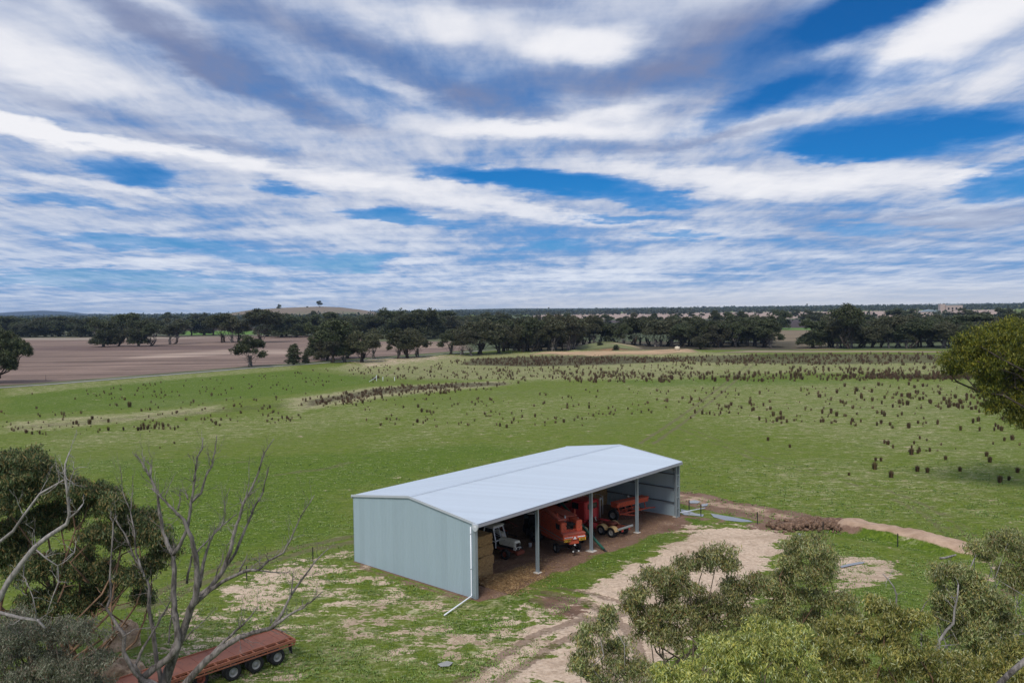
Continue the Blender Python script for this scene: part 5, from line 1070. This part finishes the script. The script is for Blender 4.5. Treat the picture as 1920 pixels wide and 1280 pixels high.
fg_tree('open gum with pale thin trunks at the far right, above the dark green one', (1900, 0), 50, [(1890, 1012, 28, 0), (1870, 1025, 24, .4), (1835, 1030, 20, 0), (1850, 1040, 16, 0), (1915, 1035, 26, 0), (1880, 1075, 24, 0), (1910, 1080, 30, 0), (1945, 1050, 40, 0), (1935, 1090, 36, 0), (1900, 1100, 22, 0)], M['leafR'], M['barksil'], .20, 15, .2, 181, 32, group=RG, low=-.2)
fg_tree('gum crown in the bottom right corner with a thick grey leaning limb', (1900, 0), 31, [(1890, 1235, 36, 0), (1930, 1220, 44, 0), (1850, 1262, 40, 0), (1910, 1280, 50, 0), (1800, 1262, 40, 0), (1790, 1230, 26, .5), (1830, 1290, 46, 0)], M['leafY'], M['bark'], .17, 17, .24, 191, 38, group=RG)
r = np.random.default_rng(5)
def snag(name, label, pts, D, ra, rb, mat, tw=1):
    global mb
    g0 = dp(pts[0][0], pts[0][1], D); t = thing(name, label, 'dead branch' if name == 'dead_branch' else 'tree', (g0[0], D, 0)); off = np.array([g0[0], D, 0]); mb = MB()
    P3 = [np.array([g0[0], D, 0.]) - off] + [dp(p[0], p[1], D) - off for p in pts]; mb.tube([tuple(q) for q in P3], [ra * 1.2] + list(np.linspace(ra, rb, len(pts))), 8)
    for k in range(tw * len(pts)):
        i = r.integers(2, len(P3)); d2 = r.normal(0, .6, 3); d2[2] += .5; d2 /= np.linalg.norm(d2); twig(P3[i], d2, r.uniform(.2, .7), rb * .8, 1)
    mb.build('trunk', mat, t)
snag('dead_tree', 'twisted silver dead sapling standing in front of the dense dark green gum', [(1758, 1222), (1762, 1200), (1775, 1180), (1788, 1168), (1790, 1140), (1795, 1120), (1797, 1095)], 39, .085, .03, M['barksil'])
snag('dead_tree', 'thin grey dead sapling in the grass gap between the two yellow-green crowns', [(1680, 1140), (1681, 1115), (1676, 1100), (1665, 1085), (1655, 1075)], 40, .05, .02, M['barksil'])
snag('dead_tree', 'thick grey leaning dead stem in the bottom right corner', [(1870, 1285), (1890, 1265), (1925, 1235), (1960, 1200)], 28, .11, .09, M['barkdead'], 0)
snag('dead_tree', 'slim pale dead stem leaning over the end of the earth bank', [(1818, 1070), (1822, 1058), (1830, 1040)], 56, .06, .04, M['barksil'], 0)
snag('dead_tree', 'short pale dead stick leaning left of the dense dark green gum', [(1728, 1145), (1735, 1130), (1750, 1115)], 42, .04, .02, M['barksil'], 0)

# big bright olive gum at the right edge, left edge gum
fg_tree('tall bright olive gum at the right edge whose crown rises to the horizon', (2010, 0), 95,
    [(1850, 640, 40, 0), (1885, 622, 34, 0), (1815, 640, 26, 1), (1920, 618, 44, 0), (1960, 640, 60, 2), (1805, 665, 26, 0), (1830, 680, 34, 0), (1870, 675, 40, -1), (1905, 665, 44, 0), (1775, 675, 22, 0), (1800, 692, 24, 0), (1850, 705, 24, 0), (1895, 705, 26, 1),
     (1870, 740, 20, 0), (1895, 755, 24, 0), (1862, 762, 16, 0), (1912, 778, 24, 0), (1925, 740, 36, 0), (1940, 700, 50, 0), (1880, 725, 28, 0), (1845, 728, 18, 0), (1935, 790, 34, 0), (1905, 735, 30, 1)],
    M['leafM'], M['barkd'], .38, 6.5, .6, 201, 30, twigs=4, fork=(1960, 770), kd=.72, nsub=8)
fg_tree('rounded dark gum at the left edge of the picture beside the road', (-10, 0), 268,
    [(10, 640, 30, 0), (-20, 630, 34, 0), (30, 660, 26, 0), (0, 670, 30, 0), (40, 655, 14, 0), (-25, 675, 30, 0), (15, 685, 20, 0), (-50, 650, 40, 0)], M['leafD'], M['barkd'], .8, 2.0, .6, 211, 34, forkh=.6)

# --- mid-distance gums: a few modelled kinds, each copied as its own tree
def kind_tree(seed, shape, leaf):
    r = np.random.default_rng(seed); cl = []
    if shape == 'spread':      # wide, several stems
        for k in range(13): a_ = r.random() * 6.28; q = r.random() ** .5; cl.append((math.cos(a_) * q * .40, math.sin(a_) * q * .40, .80 - .34 * q * q + r.normal(0, .05), r.uniform(.13, .19), r.uniform(.09, .14)))
        for k in range(5): a_ = r.random() * 6.28; cl.append((math.cos(a_) * .34, math.sin(a_) * .34, r.uniform(.32, .5), r.uniform(.09, .13), r.uniform(.08, .11)))
    elif shape == 'tall':
        for k in range(13): z_ = r.uniform(.50, .93); a_ = r.random() * 6.28; q = r.random() ** .5 * (.26 if z_ < .85 else .12); cl.append((math.cos(a_) * q, math.sin(a_) * q, z_, r.uniform(.13, .18), r.uniform(.10, .14)))
    elif shape == 'bushy':
        for k in range(15): z_ = r.uniform(.16, .86); a_ = r.random() * 6.28; q = r.random() ** .5 * .30 * math.sin(min(1, (1 - z_) * 2 + .35) * math.pi / 2); cl.append((math.cos(a_) * q, math.sin(a_) * q, z_, r.uniform(.14, .20), r.uniform(.12, .16)))
    elif shape == 'lean':
        for k in range(10): t_ = r.random(); cl.append((-.12 + .42 * t_ + r.normal(0, .06), r.normal(0, .12), .55 + .32 * math.sin(t_ * 2.4) + r.normal(0, .05), r.uniform(.10, .15), r.uniform(.06, .10)))
    else:                      # conic shrub
        for k in range(10): z_ = .12 + .78 * k / 9; cl.append((r.normal(0, .03), r.normal(0, .03), z_, .19 * (1 - z_) ** .5 + .06, .10))
    t = thing('gum_tree', 'x', 'tree'); mb = MB(); ns = {'spread': 4, 'tall': 2, 'bushy': 3, 'lean': 2}.get(shape, 1)
    for j in range(ns):
        b_ = (r.normal(0, .03), r.normal(0, .03), -.01); fk = (r.normal(0, .07), r.normal(0, .07), r.uniform(.22, .34)); limbs(mb, b_, fk, cl[j::ns], .024 if ns > 1 else .032, r, 5, 1, .05)
    KIDS.setdefault('_', []); tk = mb.build('trunk', M['barkd'] if seed % 2 else M['barkdead'], t)
    T_ = tufts(cl, 560 if shape != 'shrub' else 500, seed + 1, -.6, .4); V_, F_ = leaves(T_, 24, (.026, .026, .019), .034, .55, .3, seed + 2); cw = np_mesh('crown', V_, F_, leaf, t)
    KIDS[t.name] = [tk, cw]; return t
KT = [kind_tree(300, 'spread', M['leafD']), kind_tree(311, 'tall', M['leafD']), kind_tree(322, 'bushy', M['leafD']), kind_tree(333, 'spread', M['leafD2']), kind_tree(344, 'tall', M['leafD2']), kind_tree(355, 'bushy', M['leafD2']), kind_tree(366, 'lean', M['leafD']), kind_tree(377, 'shrub', M['leafD']), kind_tree(388, 'spread', M['leafD']), kind_tree(399, 'tall', M['leafD'])]
used_kt = set(); rt = random.Random(4)
def mid_tree(px_, py_, top, wpx, kind, label, group, rot=None, name=None):
    g = gp(px_, py_); d = g[1]; h = (py_ - top + 1.5) * d / FPX; wm = wpx * 1.12 * d / FPX
    base_w = {0: .98, 3: .98, 8: .98, 1: .62, 4: .62, 9: .62, 2: .80, 5: .80, 6: .75, 7: .42}[kind]
    s_ = (wm / base_w, wm / base_w, h / .97); rz = rot if rot is not None else rt.random() * 6.28
    if kind not in used_kt:
        used_kt.add(kind); o = KT[kind]; o.location = (g[0], g[1], 0); o.rotation_euler = (0, 0, rz); o.scale = s_; o['label'] = label; o['group'] = group
    else: o = dup(KT[kind], (g[0], g[1], 0), rz, s_, label, group)
    if name: o.name = name
    return o
G1 = 'gum trees standing in the brown field'; G2 = 'gum trees along the road'; G3 = 'gum belt beyond the paddock'; G4 = 'second line of gums behind'; G5 = 'far scattered gums'
for a_ in [
    (197, 650, 600, 46, 2, 'leftmost low-branched dark gum of the clump in the brown field', G1), (222, 649, 606, 34, 5, 'smaller rounded gum right beside the leftmost one in the brown field clump', G1),
    (242, 641, 589, 44, 1, 'tall gum at the back of the clump in the brown field', G1), (262, 649, 598, 40, 2, 'dark gum with a thick trunk in the middle of the brown field clump', G1), (282, 649, 608, 34, 9, 'right-hand gum of the brown field clump with a bare slender trunk', G1),
    (326, 645, 606, 62, 6, 'wide leaning gum standing alone right of the brown field clump', G1, 0.0), (418, 642, 590, 40, 1, 'left gum of the tall group at the right end of the brown field', G1), (434, 642, 597, 36, 4, 'middle gum of the tall group at the right end of the brown field', G1), (448, 641, 592, 40, 3, 'pale-branched gum of the tall group right of the brown field', G1),
    (492, 642, 583, 56, 9, 'tallest gum of the group at the right end of the brown field', G1),
    (470, 688, 624, 58, 8, 'lone open-crowned gum with dark forked trunk beside the road', G2), (551, 684, 647, 22, 7, 'dense dark upright shrub-like tree by the road', G2), (573, 681, 664, 13, 7, 'smallest dark bush by the road, right of the upright one', G2),
    (597, 674, 604, 44, 2, 'broad dark gum at the left end of the big roadside clump', G2), (626, 680, 600, 56, 1, 'dark tall gum in the big roadside clump', G2), (612, 676, 618, 44, 5, 'low bushy gum in front of the big roadside clump', G2), (645, 679, 640, 40, 0, 'small pale multi-stemmed gum in front of the big roadside clump', G2), (650, 672, 603, 50, 2, 'dense gum behind the small pale one in the roadside clump', G2),
    (680, 679, 614, 62, 3, 'domed grey-green gum with many stems right of the roadside clump', G2), (700, 672, 622, 36, 4, 'thin gum leaning on the right of the domed grey-green one', G2), (748, 672, 616, 50, 0, 'left half of the paired spreading gums by the road', G2), (762, 671, 610, 60, 3, 'right half of the paired spreading gums by the road, tallest of the pair', G2), (782, 669, 622, 42, 8, 'small spreading gum right of the paired spreading gums', G2),
    (845, 664, 614, 48, 8, 'dark spreading gum left of the largest grey gum', G2), (866, 665, 632, 34, 4, 'thin pale sapling gum left of the largest grey gum', G2), (904, 664, 592, 88, 3, 'largest grey fan-shaped gum at the left end of the paddock belt', G2), (882, 667, 625, 40, 4, 'slender pale gum in front of the largest grey gum', G2),
    (1315, 655, 622, 34, 5, 'low brown-green bushy tree right behind the water tank', G3), (1125, 654, 642, 12, 7, 'small dark bush on the dam bank', G3), (1155, 657, 648, 10, 7, 'tiny dark bush at the right of the dam bank', G3),
    (1527, 652, 598, 56, 2, 'dark leaning gum at the left end of the right-hand belt', G3), (1593, 654, 574, 52, 9, 'tallest gum with bare pale trunk above the right-hand belt', G3), (1560, 651, 596, 50, 3, 'grey multi-stemmed gum left of the tallest pale-trunked gum', G3),
    (530, 588, 576, 8, 2, 'tiny gum on the left slope of the distant brown hill', G5), (580, 587, 577, 9, 5, 'tiny gum in the middle of the distant brown hill', G5), (605, 586, 572, 8, 1, 'tiny tallest gum on the crest of the distant brown hill', G5)]:
    if a_[0] in (530, 580, 605):     # stand on the hill crest
        q = dp(a_[0], a_[2] + 5, 2600); o = mid_tree(*a_); o.location = (q[0], 2560, q[2] - 4); o.scale = tuple(x_ * 2560 / max(1, gp(a_[0], a_[1])[1]) for x_ in o.scale)
    else: mid_tree(*a_)
ORD = 'leftmost,second,third,fourth,fifth,sixth,seventh,eighth,ninth,tenth'.split(',')
def ordinal(i, n_):
    if i == n_ - 1: return 'rightmost'
    if i < 10: return ORD[i] + ('' if i == 0 else ' from left')
    j = n_ - 1 - i
    return ORD[j] + ' from right' if 0 < j < 10 else f'{i + 1}th from left'
def belt(x0, x1, yb0, yb1, n_, top0, top1, wpx, label, group, kinds, jit=3, yjit=3):
    for i in range(n_):
        t_ = (i + .5 + rt.uniform(-.4, .4)) / n_; px_ = x0 + (x1 - x0) * t_; yb = yb0 + (yb1 - yb0) * t_ + rt.uniform(-yjit, yjit); tp = top0 + (top1 - top0) * t_ + rt.uniform(-6, 8)
        mid_tree(px_, yb, tp, wpx * rt.uniform(.95, 1.4), rt.choice(kinds), label + ', ' + ordinal(i, n_), group)
belt(932, 1085, 660, 656, 17, 600, 602, 36, 'slender gum in the belt behind the dark reed bed', G3, [1, 4, 9, 4, 3], yjit=2)
belt(940, 1085, 652, 648, 8, 597, 598, 44, 'gum in the back row behind the dark reed bed', G4, [2, 5, 1, 9], yjit=2)
belt(1085, 1255, 648, 648, 15, 602, 602, 35, 'dark gum in the belt behind the dam bank', G3, [1, 0, 9, 8, 4, 3], yjit=2)
belt(1255, 1455, 650, 650, 17, 602, 602, 36, 'dark gum between the water tank and the gap', G3, [1, 3, 9, 0, 4, 8], yjit=2)
belt(1275, 1450, 643, 643, 6, 597, 596, 46, 'gum in the back row between the water tank and the gap', G4, [2, 5, 1], yjit=2)
belt(1548, 1925, 652, 650, 27, 603, 602, 38, 'dark gum in the belt behind the reeds on the right', G3, [1, 3, 9, 0, 4, 8], yjit=2)
belt(1540, 1925, 641, 640, 14, 592, 588, 52, 'gum in the back row behind the reeds on the right', G4, [2, 5, 1, 2], yjit=2)
belt(1290, 1930, 627, 622, 0, 590, 588, 52, 'x', G4, [2])
belt(-10, 175, 631, 631, 13, 598, 600, 36, 'dark gum along the far edge of the brown field', G4, [2, 5, 1, 2, 9], yjit=1)
belt(170, 420, 630, 629, 11, 594, 596, 34, 'gum behind the clumps at the back of the brown field', G4, [2, 5, 1, 8], yjit=2)
belt(500, 720, 631, 630, 14, 590, 588, 36, 'dark gum in the line above the roadside clump', G4, [2, 5, 1, 2], yjit=2)
belt(730, 820, 636, 634, 7, 583, 586, 44, 'tall gum behind the paired spreading gums', G4, [2, 1, 9], yjit=2)
belt(820, 960, 628, 626, 9, 588, 590, 38, 'gum behind the largest grey gum', G4, [2, 5, 1], yjit=2)
belt(960, 1480, 618, 615, 16, 588, 587, 30, 'bushy gum on the middle fields beyond the belt', G5, [2, 5, 8, 0], yjit=4)
belt(300, 960, 612, 610, 26, 590, 588, 26, 'bushy gum on the middle fields beyond the road', G5, [2, 5, 8, 0], yjit=3)
belt(1240, 1640, 594, 592, 18, 585, 582, 12, 'small gum dotted on the distant pink field', G5, [2, 5, 8], yjit=3)
belt(1500, 1925, 612, 606, 16, 585, 580, 30, 'bushy gum beyond the right-hand belt', G5, [2, 5, 8], yjit=3)
for k, o in enumerate(KT):
    if k not in used_kt: [bpy.data.objects.remove(c) for c in KIDS[o.name]]; bpy.data.objects.remove(o)

# --- far woods: one mass of small crowns per distance
def far_wood(label, D0, D1, a0, a1, n_, h, seed, sz, base=lambda a, d: 0):
    r = np.random.default_rng(seed); d = r.uniform(D0, D1, n_); px_ = r.uniform(a0, a1, n_); x_ = (px_ - 960) / FPX * d
    hh = h * r.uniform(.6, 1.2, n_); w_ = hh * r.uniform(.5, .9, n_); k = 16
    C_ = np.stack([x_, d, hh * .55], 1); P_ = np.repeat(C_, k, 0) + r.normal(0, 1, (n_ * k, 3)) * np.stack([np.repeat(w_ * .42, k), np.repeat(w_ * .3, k), np.repeat(hh * .22, k)], 1)
    V_, F_ = leaves(P_, 1, (.3, .3, .3), sz, .9, .2, seed + 1); return tag(np_mesh('far_wood', V_, F_, M['leafF']), label, 'wood', kind='stuff')
far_wood('broad dark wood on the plain left of the brown hill', 1050, 1500, -60, 520, 620, 13, 1, 4.2)
far_wood('dark wood below the far blue hills at the left', 1700, 3000, -60, 700, 1400, 15, 2, 5.5)
far_wood('far dark woodland along the middle horizon', 2400, 3400, 640, 1300, 800, 15, 3, 5.5)
far_wood('far dark woodland along the right horizon', 2600, 3800, 1200, 1990, 1300, 16, 4, 6)
far_wood('scattered dark trees between the right-hand fields', 1000, 1350, 1480, 1990, 70, 13, 6, 4.2)
far_wood('scattered dark trees between the middle fields', 900, 1200, 600, 1120, 90, 12, 7, 4.0)
far_wood('thin line of trees closing the horizon', 4200, 6500, -100, 2000, 3200, 18, 8, 9)

# ------------------------------------------------------------------ rushes
def tussock(seed, n_, mat):
    r = np.random.default_rng(seed); a_ = r.random(n_) * 6.28; q = r.random(n_) ** .5 * .22; lean = r.uniform(.0, .42, n_); b_ = np.stack([np.cos(a_) * q, np.sin(a_) * q, np.zeros(n_)], 1)
    h_ = r.uniform(.75, 1.0, n_) * np.sqrt(np.clip(1 - (lean / .5) ** 2, .1, 1)); tp = b_ + np.stack([np.cos(a_) * lean * h_, np.sin(a_) * lean * h_, h_], 1); s_ = np.stack([-np.sin(a_), np.cos(a_), a_ * 0], 1) * .035
    V_ = np.stack([b_ - s_, b_ + s_, tp + s_ * .3, tp - s_ * .3], 1).reshape(-1, 3); return V_, np.arange(n_ * 4).reshape(-1, 4)
TV = [tussock(900 + k, 90, None) for k in range(4)]
zones = [  # polygon in photo px, count, mean height m, label
    ([(1500, 722), (1925, 722), (1925, 770), (1560, 765), (1500, 745)], 230, 1.3, 'rush tussock in the thick scatter below the right-hand reed lines'),
    ([(1300, 755), (1925, 765), (1925, 810), (1500, 800), (1300, 775)], 120, 1.15, 'dark rush tussock in the sparse middle right paddock'),
    ([(1600, 815), (1925, 800), (1925, 850), (1620, 850)], 26, 1.1, 'dark rush tussock in the loose group lowest at right'),
    ([(1260, 728), (1500, 728), (1500, 760), (1280, 790)], 80, 1.1, 'rush tussock beside the wheel tracks crossing the paddock'),
    ([(640, 752), (900, 735), (1260, 728), (1250, 770), (1080, 805), (700, 800)], 210, 1.0, 'dark rush tussock dotted over the open green behind the shed'),
    ([(0, 768), (280, 755), (560, 735), (620, 750), (560, 790), (200, 818), (0, 815)], 230, 1.05, 'rush tussock along the drain line in the left paddock'),
    ([(0, 745), (300, 715), (620, 690), (700, 712), (560, 735), (200, 752)], 170, .95, 'rush tussock scattered on the far left green'),
    ([(560, 752), (640, 735), (860, 718), (980, 716), (960, 728), (760, 745), (620, 765)], 260, 1.15, 'rush tussock in the dense band sloping across the middle'),
    ([(870, 690), (1300, 684), (1300, 705), (1000, 715), (860, 712)], 320, 1.35, 'rush tussock in the open scatter below the dark reed bed'),
    ([(640, 690), (860, 676), (880, 712), (700, 718)], 150, 1.25, 'rush tussock on the straw-coloured slope near the corner posts'),
    ([(1050, 700), (1500, 696), (1500, 716), (1060, 718)], 330, 1.6, 'rush tussock in the band above the bright grass'),
    ([(1480, 688), (1925, 690), (1925, 716), (1480, 714)], 420, 1.6, 'rush tussock in the thick right-hand lines of reeds'),
    ([(1260, 668), (1920, 660), (1925, 684), (1260, 686)], 900, 1.6, 'x'), ([(850, 676), (1000, 668), (1290, 668), (1300, 678), (1000, 686), (860, 685)], 800, 1.5, 'x'),
    ([(1620, 701), (1925, 701), (1925, 712), (1630, 711)], 360, 1.7, 'x'), ([(640, 738), (760, 722), (960, 716), (960, 720), (780, 732), (660, 748)], 150, 1.2, 'x')]
rz_ = np.random.default_rng(31); T = []
for pts, n_, h_, lab in zones:
    a_ = np.array(pts, float); lo, hi = a_.min(0), a_.max(0); c = 0; cx = []
    while c < n_:
        if cx and rz_.random() < .33: p = cx[rz_.integers(len(cx))] + rz_.normal(0, 1, 2) * np.array([14, 3.5])     # cluster near another
        else: p = lo + (hi - lo) * rz_.random(2)
        if inside(p[None], pts)[0]:
            cx.append(p); c += 1; g = gp(*p); fs_ = rz_.choice([.35, .55, .75, .9, 1.0, 1.15]) * rz_.uniform(.8, 1.1); fw = rz_.uniform(.7, 1.25); q5 = min(4, int(5 * (p[0] - lo[0]) / (hi[0] - lo[0])))
            lb = lab if lab == 'x' else ('low ' if fs_ < .6 else '') + lab + ', ' + ['leftmost fifth', 'left of its middle', 'around its middle', 'right of its middle', 'rightmost fifth'][q5]
            T.append((g[0], g[1], h_ * fs_ * .82, fw * .88, lb, rz_.integers(4), rz_.random() * 6.28))
so_ = []
for px_, py_, h_ in [(1640, 880, 1.25), (1671, 895, 1.1), (1720, 884, 1.0), (1739, 886, .9), (1800, 884, .85), (1875, 904, 1.1), (1892, 900, .7), (1709, 852, 1.2), (1642, 864, .7), (1652, 864, .7), (1592, 892, .6), (1773, 862, .8), (1850, 855, .9), (1856, 866, 1.0), (243, 763, 1.6), (168, 795, 1.3), (1440, 826, .8), (1481, 839, .7), (327, 832, .6), (300, 840, .4), (334, 802, .7), (1908, 886, .9)]:
    g = gp(px_, py_); so_.append((px_, g, h_))
for i, (px_, g, h_) in enumerate(sorted(so_)): T.append((g[0], g[1], h_, 1.0, 'solitary rush tussock standing apart on the near grass, ' + ordinal(i, len(so_)), 1, 0.3))
T.sort(key=lambda q: -q[2] / q[1]); tm = []
for k, (V_, F_) in enumerate(TV):
    me = bpy.data.meshes.new('rush_tussock'); me.from_pydata([tuple(v) for v in V_], [], [tuple(f) for f in F_]); me.materials.append(M['rush'] if k % 2 else M['rushbrown']); tm.append(me)
cnt = 0; rest = []
for (x_, y_, h_, w_, lab, k, ro) in T:
    if lab != 'x' and cnt < 300:
        o = bpy.data.objects.new('rush_tussock', tm[k]); COL.objects.link(o); o.location = (x_, y_, -.03); o.rotation_euler = (0, 0, ro); o.scale = (h_ * w_, h_ * w_, h_)
        tag(o, lab, 'rush tussock', 'rush tussocks in the paddock'); cnt += 1
    else: rest.append((x_, y_, h_, w_, k, ro))
for part, mat in ((0, M['rushbrown']), (1, M['rush'])):
    Vs = []
    for (x_, y_, h_, w_, k, ro) in rest:
        if k % 2 != part: continue
        V_ = TV[k][0].reshape(-1, 4, 3)[::3].reshape(-1, 3); c_, s_ = math.cos(ro), math.sin(ro); X_ = V_[:, 0] * c_ - V_[:, 1] * s_; Y_ = V_[:, 0] * s_ + V_[:, 1] * c_; wv_ = h_ * w_
        Vs.append(np.stack([x_ + X_ * wv_ * 1.3, y_ + Y_ * wv_, V_[:, 2] * h_ - .03], 1))
    Vs = np.concatenate(Vs); tag(np_mesh('rush_bed', Vs, np.arange(len(Vs)).reshape(-1, 4), mat), ('red-brown' if part == 0 else 'dark olive-brown') + ' reeds massed in beds and lines across the far paddock', 'reeds', kind='stuff')
# short grass tufts giving the near ground its nap
n_ = 42000; rg = np.random.default_rng(8); px_ = rg.uniform(-60, 1980, n_); py_ = 860 + 460 * rg.random(n_) ** .8
P_ = np.array([gp(a, b_)[:2] for a, b_ in zip(px_, py_)]); loc = (P_ - SO); ua = loc @ SU; va = loc @ SV
bad = (ua > -.6) & (ua < 33) & (va > -1.6) & (va < 16); bad |= inside(P_, toground([(1288, 978), (1480, 1002), (1452, 1100), (1250, 1240), (1200, 1300), (960, 1300), (1040, 1170), (1100, 1110), (1190, 1050)]))
P_ = P_[~bad]; n_ = len(P_); sc_ = np.clip(P_[:, 1] / 60, 1, 3.2); hgt_ = rg.uniform(.03, .09, n_) * sc_ ** .5; an = rg.random(n_) * 6.28; Vs = []
for j in range(3):
    a_ = an + j * 2.1; d = np.stack([np.cos(a_), np.sin(a_)], 1); b_ = P_ + d * .05 * sc_[:, None]; s_ = np.stack([-np.sin(a_), np.cos(a_)], 1) * (.045 * sc_)[:, None]; tpp = b_ + d * (.10 * sc_)[:, None]
    Vs.append(np.stack([np.c_[b_ - s_, np.zeros(n_) - .02], np.c_[b_ + s_, np.zeros(n_) - .02], np.c_[tpp + s_ * .3, hgt_], np.c_[tpp - s_ * .3, hgt_]], 1))
Vs = np.concatenate(Vs).reshape(-1, 3)
M['grass'] = leafmat('grass tufts', [(.07, .13, .018), (.12, .19, .03), (.17, .24, .04), (.22, .25, .08)], trans=0)
tag(np_mesh('grass', Vs, np.arange(len(Vs)).reshape(-1, 4), M['grass']), 'short green and straw grass tufts over the paddock', 'grass', kind='stuff')
for o in bpy.data.objects:
    if o.get('label') and not 4 <= len(o['label'].split()) <= 16: print('LONG', o['label'])
print('tussocks', cnt, len(rest), 'objects', len(bpy.data.objects))

hzm = bpy.data.materials.new('haze'); hzm.use_nodes = True; hn = hzm.node_tree; hn.nodes.clear()
ho = hn.nodes.new('ShaderNodeOutputMaterial'); hv_ = hn.nodes.new('ShaderNodeVolumePrincipled'); hv_.inputs['Color'].default_value = (.50, .70, 1, 1); hv_.inputs['Density'].default_value = 5e-5; hn.links.new(hv_.outputs[0], ho.inputs['Volume'])
tag(MB().box(-11400, 11400, -11400, 11400, -3, 115).build('haze', hzm), 'thin bluish air between the camera and the far hills', 'haze', kind='stuff')
